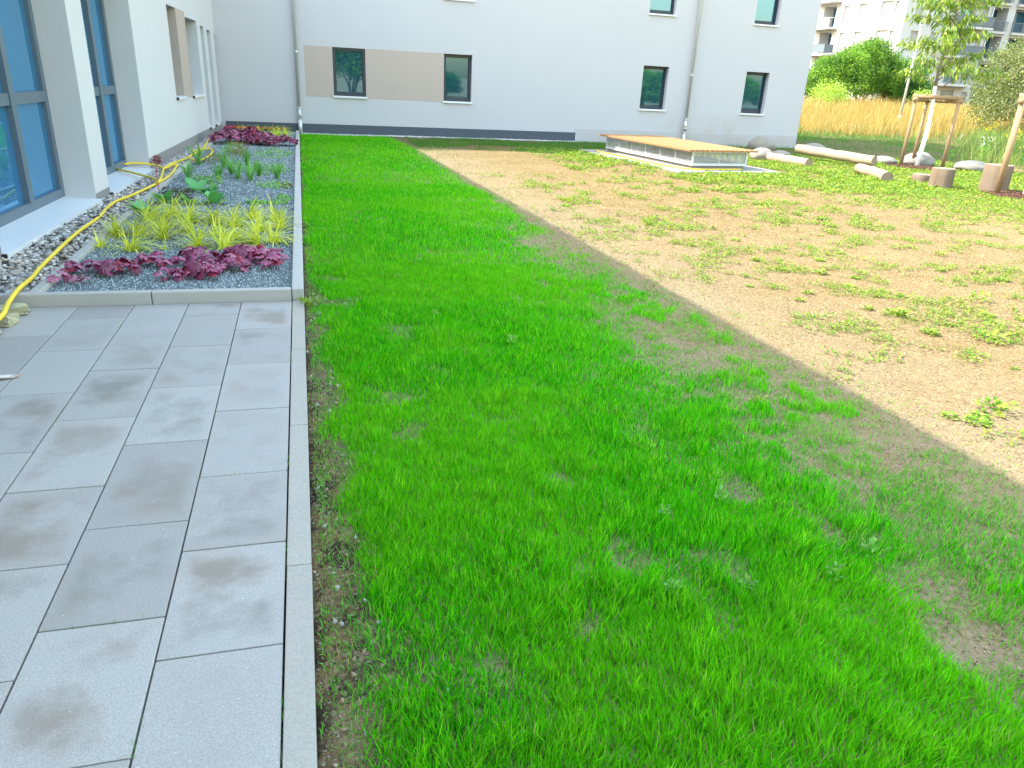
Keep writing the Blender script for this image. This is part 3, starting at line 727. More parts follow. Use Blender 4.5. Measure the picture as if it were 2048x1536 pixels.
# purple coral bells: lobed rounded leaves on short stalks
def lobed_leaf(nl=7, seg=4, cup=0.10, ruff=0.055):
    m = nl*seg; ang = [-2.75+5.5*k/m for k in range(m+1)]
    v = [(0.30, 0, -0.05)]
    for ring, rr in ((0, 0.55), (1, 1.0)):
        for k, a in enumerate(ang):
            lob = 1-(0.06+0.20*ring)*abs(math.cos(math.pi*k/seg))**3
            r = 0.52*rr*lob*(1-0.10*abs(a)/2.75)
            z = (0.07 if ring == 0 else -cup+ruff*math.sin(k*2.4))+0.035*math.cos(2*math.pi*k/seg)*rr
            v.append((0.42+r*math.cos(a), r*math.sin(a), z))
    n1 = m+1; f = []
    for k in range(m):
        f.append((0, 1+k, 2+k)); f.append((1+k, 1+n1+k, 2+n1+k)); f.append((1+k, 2+n1+k, 2+k))
    return v, f
LOBE = lobed_leaf()
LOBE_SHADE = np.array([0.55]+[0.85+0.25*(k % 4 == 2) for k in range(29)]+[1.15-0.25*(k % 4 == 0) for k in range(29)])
PUR = np.array([(0.23, 0.038, 0.095), (0.32, 0.06, 0.15), (0.40, 0.11, 0.21), (0.30, 0.022, 0.05), (0.44, 0.16, 0.25), (0.17, 0.03, 0.07)])
def heuchera(n, R, leaf, r=rng, h=0.065):
    a = r.uniform(0, 6.283, n); q = np.sqrt(r.random(n)); rr = R*q
    P = np.stack([rr*np.cos(a), rr*np.sin(a), 0.03+h*(1-0.7*q)+0.05*r.random(n)], 1)
    aa = a+r.normal(0, 0.7, n); tilt = r.uniform(-0.95, 0.45, n)
    A = np.stack([np.cos(aa)*np.cos(tilt), np.sin(aa)*np.cos(tilt), np.sin(tilt)], 1)
    S = np.stack([-np.sin(aa), np.cos(aa), r.normal(0, 0.4, n)], 1)
    sz = leaf*r.uniform(0.55, 1.2, n)
    V, F, C = stamp(P-A*0.3*sz[:, None], A, S, sz, *LOBE, cols=PUR[r.integers(0, 6, n)]*(1+0.4*(r.random((n, 1))-0.5)))
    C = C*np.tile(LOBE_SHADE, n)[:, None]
    st = blades(np.zeros((n, 3)), np.full(n, 0.1), np.full(n, 0.004), a, np.arctan2(rr, P[:, 2]), np.zeros(n), 2, PUR[r.integers(0, 2, n)]*0.8)
    return mesh_np('coral_bells', *joinv([(V, F, C), st]), smooth=True)
heu_m = [heuchera(30, 0.19, 0.125), heuchera(24, 0.16, 0.12), heuchera(34, 0.22, 0.12), heuchera(6, 0.07, 0.09), heuchera(16, 0.12, 0.115), heuchera(110, 0.34, 0.14, h=0.26)]
heu = [(-1.73, 7.06, 4, .9), (-1.46, 6.99, 1, 1.), (-1.24, 7.36, 4, .9), (-1.04, 6.82, 4, .75), (-1.05, 7.22, 4, .8), (-0.88, 7.46, 0, .95), (-0.77, 6.90, 1, .95), (-0.58, 7.18, 0, .95), (-0.44, 7.46, 1, 1.1), (-0.27, 7.52, 2, .8), (-0.21, 7.22, 4, .9), (-1.81, 6.72, 3, 1.0), (-1.68, 6.71, 3, .6),
       (-1.52, 19.8, 5, 1.0), (-1.05, 20.2, 5, 1.0), (-0.62, 19.6, 5, .8), (-0.24, 19.5, 5, .7), (-1.3, 20.3, 5, .8), (-0.82, 19.7, 5, .7)]
rk = ranked(heu, [(6.6, 6.78, 'tiny seedlings by the front edging'), (6.78, 7.1, 'front purple line'), (7.1, 7.4, 'middle purple line'), (7.4, 8, 'rear purple line'), (18, 22, 'far purple band')])
for i, (x, y, k, s) in enumerate(heu):
    r_, t_ = rk[i]
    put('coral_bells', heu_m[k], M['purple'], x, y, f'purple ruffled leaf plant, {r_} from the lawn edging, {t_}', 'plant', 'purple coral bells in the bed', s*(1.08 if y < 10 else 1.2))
# broad leaved plants
ROUND = ([(0,0,0),(0.25,0.28,0.06),(0.6,0.36,0.05),(0.9,0.2,-0.03),(1,0,-0.08),(0.9,-0.2,-0.03),(0.6,-0.36,0.05),(0.25,-0.28,0.06),(0.5,0,-0.03)], [(8,0,1),(8,1,2),(8,2,3),(8,3,4),(8,4,5),(8,5,6),(8,6,7),(8,7,0)])
def broad(n, leaf, r=rng):
    a = np.linspace(0, 6.283, n, endpoint=False)+r.normal(0, 0.3, n); tl = r.uniform(0.15, 1.15, n)
    A = np.stack([np.cos(a)*np.cos(tl), np.sin(a)*np.cos(tl), np.sin(tl)], 1); S = np.stack([-np.sin(a), np.cos(a), np.zeros(n)], 1)
    P = np.stack([0.04*np.cos(a), 0.04*np.sin(a), np.full(n, 0.03)], 1)
    cols = np.array([(0.15, 0.42, 0.15), (0.10, 0.33, 0.10), (0.22, 0.52, 0.22)])[r.integers(0, 3, n)]
    return mesh_np('broadleaf', *stamp(P, A, S, leaf*r.uniform(0.7, 1.1, n), *ROUND, cols))
br_m = [broad(9, 0.26), broad(7, 0.28), broad(11, 0.24)]
BR = [(-1.36, 11.91, 1, 1.05, 'broad leaved plant with pale upright leaves, alone behind the golden grasses'), (-1.18, 11.85, 0, .8, 'broad leaved plant with leaves folded towards the lawn, behind the golden grasses'),
      (-1.66, 10.85, 2, 1.05, 'glossy broad leaved plant beside the pebble strip edging'), (-1.33, 10.78, 0, .9, 'small broad leaved plant between two larger ones'), (-1.04, 10.83, 2, 1.15, 'bushy glossy broad leaved plant in the middle of the bed'), (-1.79, 10.15, 1, .9, 'low broad leaved plant half hidden under golden grass at the edging')]
for x, y, k, s, lb in BR: put('broadleaf_plant', br_m[k], M['leaf'], x, y, lb, 'plant', 'broad leaved plants in the bed', s*0.76)
# creeping ground cover
def creeper(n, rx, ry, leaf, pal, r=rng, h=0.05):
    a = r.uniform(0, 6.283, n); q = np.sqrt(r.random(n))
    P = np.stack([rx*q*np.cos(a), ry*q*np.sin(a), h*r.random(n)], 1); A = rand_dirs(n, r); A[:, 2] = np.abs(A[:, 2])*0.5
    pal = np.array(pal)
    return mesh_np('creeper', *stamp(P, A, rand_dirs(n, r), leaf*r.uniform(0.6, 1.2, n), *LEAF_D, cols=pal[r.integers(0, len(pal), n)]))
GR = [(0.126, 0.336, 0.084), (0.224, 0.462, 0.126), (0.308, 0.532, 0.196)]; BRN = [(0.308, 0.168, 0.084), (0.196, 0.140, 0.070), (0.420, 0.238, 0.112)]
for x, y, rx, ry, n_, pal, h, lb in [(-0.36, 10.86, 0.30, 0.10, 260, GR, 0.05, 'dense green creeping mat in a line near the lawn edging'), (-0.14, 11.25, 0.14, 0.22, 130, GR, 0.06, 'green creeper spilling onto the lawn edging'), (-0.32, 12.6, 0.28, 0.4, 260, GR, 0.05, 'loose green ground cover in front of the sedges'),
        (-0.12, 12.55, 0.10, 0.25, 90, BRN, 0.05, 'brown withered creeper against the lawn edging'), (-1.31, 12.82, 0.22, 0.25, 260, GR, 0.13, 'small leafy shrublet between front sedges'), (-1.53, 11.15, 0.20, 0.25, 260, [(0.07, 0.06, 0.04), (0.11, 0.09, 0.06)], 0.16, 'dark withered bushy plant behind the broad leaves'),
        (-1.29, 17.62, 0.22, 0.3, 300, GR, 0.22, 'dark green bushy plant behind the sedges'), (-1.11, 17.14, 0.18, 0.3, 260, BRN, 0.28, 'rusty brown dried plant behind the sedges'), (-0.45, 17.6, 0.4, 1.1, 420, GR, 0.05, 'thin green ground cover before the far purple band'), (-0.45, 14.6, 0.38, 0.7, 380, GR, 0.06, 'green ground cover between the sedges and the lawn edging'),
        (-0.75, 23.3, 0.7, 0.25, 380, GR, 0.22, 'green leafy strip in front of the red bar'), (-1.55, 15.9, 0.18, 0.4, 160, [(0.30, 0.26, 0.08), (0.20, 0.22, 0.06)], 0.14, 'yellowish low plant under the hose loops')]:
    gc = put('ground_cover', creeper(n_, rx, ry, 0.045, pal, h=h), M['leaf'], x, y, lb, 'ground cover', 'low cover plants in the bed', 1.0, 0.0)
    if h < 0.1: gc['kind'] = 'stuff'
fs = MB().tube(smooth_path([(-1.83, 11.62, 0.05), (-1.84, 11.63, 0.3), (-1.82, 11.66, 0.5)], 4), 0.006, 5).build('flower_stem', simple('red_stem', (0.40, 0.10, 0.09), 0.7))
hd = creeper(60, 0.06, 0.06, 0.05, [(0.42, 0.16, 0.20), (0.30, 0.10, 0.13)], h=0.10); fo = link('flower_head', hd, M['leaf'], fs, (-1.82, 11.66, 0.47))
tag(fs, 'thin red flower stem beside the yellow hose', 'flower')

# ------------------------------------------------------------------ things lying about
def hose(pts, label, r=0.0175):
    o = MB().tube(smooth_path(pts, 7), r, 9).build('garden_hose', M['hose'], None, True); return tag(o, label, 'hose')
hose([(-2.25, 4.9, 0.025), (-2.06, 5.3, 0.05), (-1.94, 5.64, 0.10), (-1.98, 5.98, 0.12), (-2.02, 6.34, 0.125), (-2.06, 6.79, 0.10), (-2.11, 7.27, 0.095), (-2.18, 8.6, 0.095), (-2.17, 9.62, 0.1), (-2.22, 10.21, 0.095), (-2.23, 10.84, 0.09), (-2.15, 11.27, 0.09), (-2.03, 12.10, 0.10), (-1.97, 12.48, 0.115),
      (-1.93, 13.06, 0.12), (-1.94, 13.69, 0.12), (-1.99, 14.4, 0.12), (-2.05, 15.0, 0.10), (-2.10, 14.6, 0.12), (-2.13, 14.10, 0.13), (-2.31, 14.30, 0.16), (-2.60, 14.25, 0.19), (-2.82, 14.10, 0.17), (-2.82, 13.86, 0.16), (-2.67, 13.50, 0.16), (-2.39, 13.16, 0.15), (-2.03, 12.62, 0.14), (-1.96, 12.3, 0.14), (-2.0, 12.9, 0.13), (-2.13, 14.0, 0.12), (-2.18, 14.69, 0.10), (-2.13, 15.25, 0.1), (-2.01, 15.7, 0.12), (-1.94, 16.64, 0.13),
      (-1.92, 17.36, 0.13), (-1.80, 18.06, 0.10), (-1.68, 17.32, 0.09), (-1.70, 15.95, 0.10), (-1.82, 15.5, 0.12), (-1.95, 15.9, 0.13), (-2.0, 16.6, 0.10), (-2.05, 17.3, 0.1), (-1.93, 18.03, 0.12), (-1.98, 19.24, 0.11), (-2.08, 20.61, 0.08), (-1.95, 21.27, 0.11), (-1.90, 21.63, 0.11), (-1.95, 23.18, 0.11), (-2.05, 24.2, 0.08)],
     'long yellow hose lying on the pebble strip beside the planting bed')
cp = MB().tube([(-2.188, 9.50, 0.099), (-2.178, 9.60, 0.101)], 0.026, 10).build('hose_coupling', M['rubber'])
tag(cp, 'dark coupling joining two lengths of yellow hose on the pebbles', 'coupling')
def wool(name, loc, sx, sy, sz, rz, label):
    bm = bmesh.new(); bmesh.ops.create_cube(bm, size=1.0); bmesh.ops.subdivide_edges(bm, edges=bm.edges[:], cuts=5, use_grid_fill=True)
    for v in bm.verts:
        p = v.co; q = float(fbm(p.x*6+loc[0]*9, p.y*6+p.z*5, 3))-0.5
        v.co = Vector((p.x*sx*(1+0.35*q), p.y*sy*(1+0.4*q), p.z*sz*(1+0.3*q)+0.03*q))
    me = bpy.data.meshes.new(name); bm.to_mesh(me); bm.free()
    o = link(name, me, M['wool'], None, loc, rz); return tag(o, label, 'insulation')
t = NT('mineral_wool'); P = t.pos(True); mp = t.n('Mapping', {'Vector': P, 'Scale': (30, 30, 140)}).outputs[0]; nn = t.noise(mp, 1.0, 5, 0.8)
t.set(Base_Color=t.mix(nn, (0.34, 0.31, 0.17), (0.66, 0.63, 0.44)), Roughness=0.95, Normal=t.bump(nn, 0.9, 0.012)); M['wool'] = t.m
wool('insulation_offcut', (-2.10, 6.06, 0.035), 0.38, 0.14, 0.06, 0.25, 'larger yellowish mineral wool offcut under the hose by the bed edging')
wool('insulation_offcut', (-2.02, 5.82, 0.04), 0.22, 0.12, 0.075, -0.2, 'smaller yellowish mineral wool offcut on the slabs by the hose')
t = NT('torn_paper'); P = t.pos(True)
t.set(Base_Color=t.mix(t.n('MapRange', {0: t.noise(P, 16, 4), 1: 0.45, 2: 0.6, 3: 0, 4: 1}).outputs[0], (0.72, 0.66, 0.60), (0.45, 0.33, 0.27)), Roughness=0.8); M['paper'] = t.m
def scrap(loc, pts, h, rz, label):
    V = [(0, 0, 0.012)]; n_ = len(pts)
    V += [(x, y, 0.003+h*abs(math.sin(k*1.7))) for k, (x, y) in enumerate(pts)]
    V2 = [(a, b, c+0.003) for a, b, c in V]
    F = [(0, k+1, (k+1) % n_+1) for k in range(n_)]; m = len(V)
    F2 = [(m, m+(k+1) % n_+1, m+k+1) for k in range(n_)]; F3 = [(k+1, m+k+1, m+(k+1) % n_+1, (k+1) % n_+1) for k in range(n_)]
    o = MB().add(V+V2, F+F2+F3).build('paper_scrap', M['paper']); o.location = loc; o.rotation_euler = (0, 0, rz); return tag(o, label, 'scrap')
scrap((-1.655, 4.72, 0), [(-0.12, -0.03), (-0.02, -0.035), (0.07, -0.015), (0.105, 0.012), (0.06, 0.032), (-0.04, 0.03), (-0.12, 0.035)], 0.016, 0.1, 'flat torn paper scrap lying in the middle of a slab')
scrap((-1.97, 5.60, 0), [(-0.1, -0.04), (0.02, -0.04), (0.08, -0.02), (0.02, 0.03), (-0.06, 0.06), (-0.12, 0.04)], 0.03, -0.35, 'crumpled pale scrap next to the mineral wool')
rb = MB().box(-2.02, -0.22, 24.30, 24.35, 0.115, 0.165).build('red_bar', M['red'], bevel=0.006)
MB().box(-2.0, -0.42, 24.295, 24.355, 0.06, 0.114).build('dark_underside', M['rubber'], rb)
for x in (-1.8, -1.1, -0.5): MB().box(x-0.04, x+0.04, 24.27, 24.38, 0.02, 0.06).build('foot', M['rubber'], rb)
tag(rb, 'long red bar lying before the slate plinth at the end of the bed', 'bar')
# pale gravel along the back plinth
gv = chips(9000, 0.15, 9.0, BY0-0.30, BY0-0.02, 0.034, [(0.62, 0.60, 0.57), (0.50, 0.48, 0.45), (0.72, 0.70, 0.68), (0.36, 0.34, 0.32)], lambda x, y: gz(x, y)+0.01)
o = link('splash_gravel', mesh_np('splash_gravel', *gv), M['chip']); tag(o, 'pale gravel strip along the slate plinth', 'gravel', kind='stuff')

# ------------------------------------------------------------------ wooden sitting platform over a light shaft
PT = 0.115
plat = empty('wooden_platform', (9.18, 16.74, 0), PT)
tag(plat, 'low wooden slat platform on a galvanised grille frame in the dry field', 'platform')
pw, plen = 1.62, 4.35           # frame
mb = MB(); 
for x0, x1, y0, y1, z0, z1 in ((0, pw, 0, 0.06, 0.095, 0.15), (0, pw, plen-0.06, plen, 0.095, 0.15), (0, 0.06, 0.06, plen-0.06, 0.095, 0.15), (pw-0.06, pw, 0.06, plen-0.06, 0.095, 0.15),
        (0, pw, 0, 0.05, 0.40, 0.432), (0, pw, plen-0.05, plen, 0.40, 0.432), (0, 0.05, 0.05, plen-0.05, 0.40, 0.432), (pw-0.05, pw, 0.05, plen-0.05, 0.40, 0.432)): mb.box(x0, x1, y0, y1, z0, z1)
NPST = 6
for k in range(NPST+1):
    yk = k*(plen-0.05)/NPST
    mb.box(0.002, 0.045, yk, yk+0.045, 0.15, 0.40); mb.box(pw-0.045, pw-0.002, yk, yk+0.045, 0.15, 0.40)
M['galv'] = simple('galvanised_steel', (0.60, 0.63, 0.65), 0.45, 0.5, 0.25, 0.12, 8)
mb.build('frame', M['galv'], plat)
for k in range(NPST):           # long side grilles: horizontal bars
    y0 = k*(plen-0.05)/NPST+0.047; y1 = (k+1)*(plen-0.05)/NPST-0.002
    for xx in (0.012, pw-0.026):
        g_ = MB()
        for j in range(9): g_.box(xx, xx+0.014, y0, y1, 0.160+j*0.0268, 0.172+j*0.0268)
        g_.build('grille', M['galv'], plat)
for yy in (0.012, plen-0.026):  # end grilles: square mesh
    g_ = MB()
    for j in range(9): g_.box(0.047, pw-0.047, yy, yy+0.01, 0.160+j*0.0268, 0.168+j*0.0268)
    for j in range(46): x = 0.06+j*(pw-0.12)/45; g_.box(x-0.003, x+0.003, yy+0.010, yy+0.016, 0.152, 0.398)
    g_.box(pw/2-0.012, pw/2+0.012, yy+0.017, yy+0.04, 0.151, 0.399)
    g_.build('grille', M['galv'], plat)
sh = MB()
for x0, x1, y0, y1 in ((0.05, pw-0.05, 0.05, 0.17), (0.05, pw-0.05, plen-0.17, plen-0.05), (0.05, 0.17, 0.17, plen-0.17), (pw-0.17, pw-0.05, 0.17, plen-0.17)): sh.box(x0, x1, y0, y1, -0.2, 0.094)
sh.build('shaft_wall', M['apron'], plat)
npl = 14; pwid = 2.02/npl
for k in range(npl):
    p_ = MB().box(-pwid/2+0.013, pwid/2-0.013, -2.28, 2.28, -0.022, 0.022).build('plank', M['plank'], plat, bevel=0.004)
    p_.location = (-0.20+pwid*(k+0.5), plen/2-0.03+rng.uniform(-0.006, 0.006), 0.455+rng.uniform(-0.001, 0.001))
ap = MB().box(-0.75, 2.35, -0.62, plen+0.45, -0.15, 0.0).build('platform_apron', M['apron'])
ap.location = (9.18, 16.74, 0.018); ap.rotation_euler = (0, 0, PT)
tag(ap, 'pale concrete apron round the wooden platform', 'apron', kind='structure')
def plw(x, y, z=0.0):
    c, s = math.cos(PT), math.sin(PT); return (9.18+c*x-s*y, 16.74+s*x+c*y, z)
h2 = MB().tube(smooth_path([plw(1.35, -0.16, 0.035), plw(0.6, -0.2, 0.035), plw(-0.05, -0.16, 0.035), plw(-0.35, 0.5, 0.035), plw(-0.45, 1.6, 0.035), plw(-0.38, 2.8, 0.035), plw(-0.42, 3.9, 0.035), plw(-0.25, 4.45, 0.035)], 6), 0.017, 7).build('garden_hose', M['hose'], None, True)
tag(h2, 'thin yellow hose lying on the apron round the wooden platform', 'hose')

# ------------------------------------------------------------------ boulders, logs, stumps
def boulder(x, y, sx, sy, sz, label, seed, sink=0.2, rz=0.0):
    bm = bmesh.new(); bmesh.ops.create_icosphere(bm, subdivisions=4, radius=1.0); r = np.random.default_rng(seed); off = r.random(3)*50
    from mathutils import noise as mn
    for v in bm.verts:
        d = mn.noise(v.co*0.8+Vector(off))*0.16+mn.noise(v.co*2.1+Vector(off))*0.06+mn.noise(v.co*5+Vector(off))*0.025
        p = v.co*(1+d); v.co = Vector((p.x*sx, p.y*sy, p.z*sz))
    me = bpy.data.meshes.new('boulder'); bm.to_mesh(me); bm.free(); me.polygons.foreach_set('use_smooth', np.ones(len(me.polygons), bool))
    o = link('boulder', me, M['rock'], None, (x, y, float(terrain(x, y))+sz*(1-2*sink)*0.98-0.02), rz)
    return tag(o, label, 'boulder', 'boulders round the play area')
boulder(15.2, 23.2, 0.47, 0.42, 0.30, 'largest grey boulder against the white wall near the building corner', 3)
boulder(13.0, 19.75, 0.35, 0.32, 0.22, 'pale sunlit boulder half hidden behind the wooden platform', 5)
boulder(14.6, 21.15, 0.32, 0.26, 0.11, 'small flat grey stone in the shade behind the shortest log end', 8)
boulder(16.9, 22.7, 0.42, 0.38, 0.21, 'grey shaded boulder behind the raised log at the building corner', 11)
boulder(17.05, 19.5, 0.42, 0.32, 0.15, 'low white boulder between the raised log and the tree stakes', 14)
boulder(17.95, 19.15, 0.50, 0.40, 0.26, 'white rounded boulder behind the staked young tree', 17)
boulder(18.75, 17.95, 0.54, 0.40, 0.20, 'long flat white boulder behind the tall stump', 21)
def log(p0, p1, r0, r1, label, bow=0.0):
    p0, p1 = Vector(p0), Vector(p1); m = 10; d = (p1-p0); L = d.length; s_ = d.cross(Vector((0, 0, 1))).normalized()
    o = empty('log', (p0+p1)/2); o.rotation_mode = 'QUATERNION'; o.rotation_quaternion = d.to_track_quat('X', 'Z')
    pts = [(-L/2+L*k/m, bow*math.sin(math.pi*k/m), 0.008*math.sin(k*2.1)) for k in range(m+1)]
    rs = [r0+(r1-r0)*k/m+0.006*math.sin(k*3.3) for k in range(m+1)]; rs[0] *= 0.96; rs[-1] *= 0.96
    V, F = tube_np(pts, rs, 16, False); MB().add(V, F).build('trunk', M['log'], o, True)
    for xx, rr, sg in ((-L/2, rs[0], -1), (L/2, rs[-1], 1)):
        e = MB(); ring = [(sg*0.004*(1-abs(math.cos(k))*0.3), rr*math.cos(2*math.pi*k/16), rr*math.sin(2*math.pi*k/16)) for k in range(16)]
        e.add([(sg*0.004, 0, 0)]+ring, [(0, k+1, (k+1) % 16+1) for k in range(16)])
        q = e.build('end_face', M['endgrain'], o); q.location = (xx, 0, 0)
    return tag(o, label, 'log', 'balance logs in the grass')
log((13.05, 19.65, 0.11), (13.32, 17.95, 0.10), 0.125, 0.125, 'short balance log in the grass nearest the wooden platform')
log((14.55, 20.3, 0.30), (15.40, 17.95, 0.20), 0.135, 0.14, 'long balance log resting raised on the neighbouring log')
log((13.95, 16.75, 0.12), (13.36, 15.0, 0.09), 0.125, 0.13, 'crooked short log lying towards the camera beside the stumps', 0.10)
def stump(x, y, r, h, label):
    o = empty('stump', (x, y, float(gz(x, y))-0.01), rng.uniform(0, 3))
    pts = []; n_ = 20
    V = []; F = []
    prof = [(0.0, 1.03), (0.25*h, 1.0), (0.6*h, 0.985), (0.97*h, 0.98), (h, 0.96)]
    for z, k in prof:
        for j in range(n_):
            a = 2*math.pi*j/n_; rr = r*k*(1+0.035*math.sin(3*a+1)+0.02*math.sin(7*a)); V.append((rr*math.cos(a), rr*math.sin(a), z))
    for i in range(len(prof)-1):
        for j in range(n_): F.append((i*n_+j, i*n_+(j+1) % n_, (i+1)*n_+(j+1) % n_, (i+1)*n_+j))
    MB().add(V, F).build('stump_side', M['stump'], o, True)
    top = [(v[0], v[1], 0) for v in V[-n_:]]
    e = MB().add([(0, 0, 0.004)]+top, [(0, j+1, (j+1) % n_+1) for j in range(n_)]).build('top_face', M['endgrain'], o); e.location = (0, 0, h)
    return tag(o, label, 'stump', 'upright stumps beside the young trees')
stump(14.45, 15.1, 0.24, 0.21, 'low cut stump in front of the mulch, partly behind the tall stump')
stump(14.0, 14.05, 0.245, 0.46, 'tall upright stump between the low stump and the white boulder')
stump(15.05, 13.62, 0.29, 0.60, 'tall weathered stump behind the thick tree stake at the picture edge')

# ------------------------------------------------------------------ young trees, stakes, mulch
def mulch(x, y, r, label):
    n_ = 28; ring = [(r*(1+0.08*math.sin(3*a)+0.05*math.sin(5*a+x))*math.cos(a), r*(1+0.08*math.sin(3*a))*math.sin(a), -0.02) for a in np.linspace(0, 2*math.pi, n_, endpoint=False)]
    n2 = 4200; a = rng.uniform(0, 6.283, n2); q = np.sqrt(rng.random(n2))*r*1.02
    P = np.stack([q*np.cos(a), q*np.sin(a), 0.05*(1-(q/r)**2)+0.012*rng.random(n2)], 1)
    A = rand_dirs(n2); A[:, 2] *= 0.35
    sz = np.stack([rng.uniform(0.03, 0.09, n2), rng.uniform(0.012, 0.03, n2), rng.uniform(0.006, 0.02, n2)], 1)
    pal = np.array([(0.10, 0.048, 0.030), (0.15, 0.075, 0.047), (0.06, 0.032, 0.023), (0.23, 0.13, 0.085)])
    base = (np.array([(0, 0, 0.05)]+ring), np.array([(0, j+1, (j+1) % n_+1) for j in range(n_)]), np.repeat(pal[2:3], n_+1, 0))
    o = link('bark_mulch', mesh_np('bark_mulch', *joinv([base, stamp(P, A, rand_dirs(n2), sz, *CHIP, cols=pal[rng.integers(0, 4, n2)])])), M['bark_chip'], None, (x, y, float(gz(x, y))+0.01))
    return tag(o, label, 'mulch', kind='stuff')
mulch(17.3, 18.35, 0.95, 'reddish bark mulch round the staked young tree')
mulch(15.2, 12.85, 0.98, 'reddish bark mulch round the tree at the picture edge')
def stakes(name, posts, bars, label, rad=0.052):
    o = empty(name, (posts[0][0], posts[0][1], 0))
    for (x, y, x2, y2, h) in posts:
        p_ = MB().tube([(x-posts[0][0], y-posts[0][1], -0.1), (x2-posts[0][0], y2-posts[0][1], h)], rad, 12).build('post', M['post'], o, True)
    for (a, b, h) in bars:
        pa, pb = Vector(a)-Vector(posts[0][:2]), Vector(b)-Vector(posts[0][:2]); d = (pb-pa).normalized()*0.10; pa -= d; pb += d
        MB().tube([(pa.x, pa.y, h), (pb.x, pb.y, h)], 0.06, 12).build('cross_bar', M['post'], o, True)
    return tag(o, label, 'tree stakes', 'timber stakes round the young trees')
stakes('tree_stakes', [(17.02, 18.75, 17.02, 18.75, 1.93), (17.6, 18.95, 17.6, 18.95, 1.93), (17.98, 18.2, 17.98, 18.2, 1.93)],
       [((17.02, 18.75), (17.98, 18.2), 1.92), ((17.6, 18.95), (17.98, 18.2), 1.84), ((17.02, 18.75), (17.6, 18.95), 1.84)], 'three timber stakes with cross bars round the leafy young tree')
stakes('tree_stakes', [(14.60, 13.10, 14.60, 13.10, 1.98), (15.75, 13.35, 15.75, 13.35, 1.98), (15.45, 12.2, 15.45, 12.2, 1.98)],
       [((14.60, 13.10), (15.45, 12.2), 1.99), ((15.75, 13.35), (15.45, 12.2), 1.90), ((14.60, 13.10), (15.75, 13.35), 1.90)], 'thick orange brown timber stakes at the picture edge', 0.066)
def young_tree(x, y, h, white_h, seed, nl, label, crown_r=1.25, low=2.0):
    r = np.random.default_rng(seed); o = empty('young_tree', (x, y, 0))
    m = 12; path = [(0.03*math.sin(k*0.8), 0.03*math.cos(k*1.1), h*k/m-0.05) for k in range(m+1)]
    rad = [0.068-0.055*(k/m) for k in range(m+1)]
    kw = max(2, int(m*white_h/h)+1)
    MB().tube(path[:kw+1], rad[:kw+1], 12).build('trunk', M['white_trunk'], o, True)
    MB().tube(path[kw:], rad[kw:], 10).build('upper_trunk', M['bark'], o, True)
    brm = MB(); P = []; A = []
    for b in range(30):
        z0 = low-0.1+(h-low)*0.92*(b/30)**0.9; az = b*2.4+r.normal(0, 0.3); ln = crown_r*(0.45+0.65*r.random())*(1.05-0.55*(z0-low)/(h-low))
        pts = []
        for k in range(6):
            t_ = k/5; pts.append((math.cos(az)*ln*t_, math.sin(az)*ln*t_, z0+ln*(0.75*t_-0.38*t_*t_)))
        brm.tube(smooth_path(pts, 2), [0.016*(1-0.8*k/10)+0.002 for k in range(11)], 5)
        for k in range(int(nl/30)):
            t_ = 0.22+0.78*r.random()**0.8; i_ = min(4, int(t_*5)); f_ = t_*5-i_
            p = np.array(pts[i_])*(1-f_)+np.array(pts[i_+1])*f_+r.normal(0, 0.10, 3)*np.array([1, 1, 0.7])
            a2 = r.uniform(0, 6.283); dr = -0.7-0.8*r.random()
            P.append(p); A.append((math.cos(a2)*math.cos(dr)+0.3*math.cos(az), math.sin(a2)*math.cos(dr)+0.3*math.sin(az), math.sin(dr)))
    brm.build('branches', M['bark'], o, True)
    P = np.array(P); A = np.array(A); n_ = len(P)
    pal = np.array([(0.14, 0.24, 0.04), (0.20, 0.30, 0.035), (0.28, 0.34, 0.04), (0.12, 0.21, 0.05), (0.25, 0.31, 0.11)])
    V, F, C = stamp(P, A, rand_dirs(n_, r), r.uniform(0.11, 0.21, n_), *LEAF_L, cols=pal[r.integers(0, 5, n_)]*(1+0.3*(r.random((n_, 1))-0.5)))
    link('crown', mesh_np('crown', V, F, C), M['leaf'], o)
    return tag(o, label, 'tree')
young_tree(17.42, 18.55, 5.4, 1.95, 41, 3600, 'young tree with white painted trunk and long drooping leaves between stakes', 1.55, 2.2)
young_tree(15.08, 12.80, 5.8, 2.2, 43, 3600, 'white painted young trunk at the picture edge behind the thick stake', 0.8, 3.7)
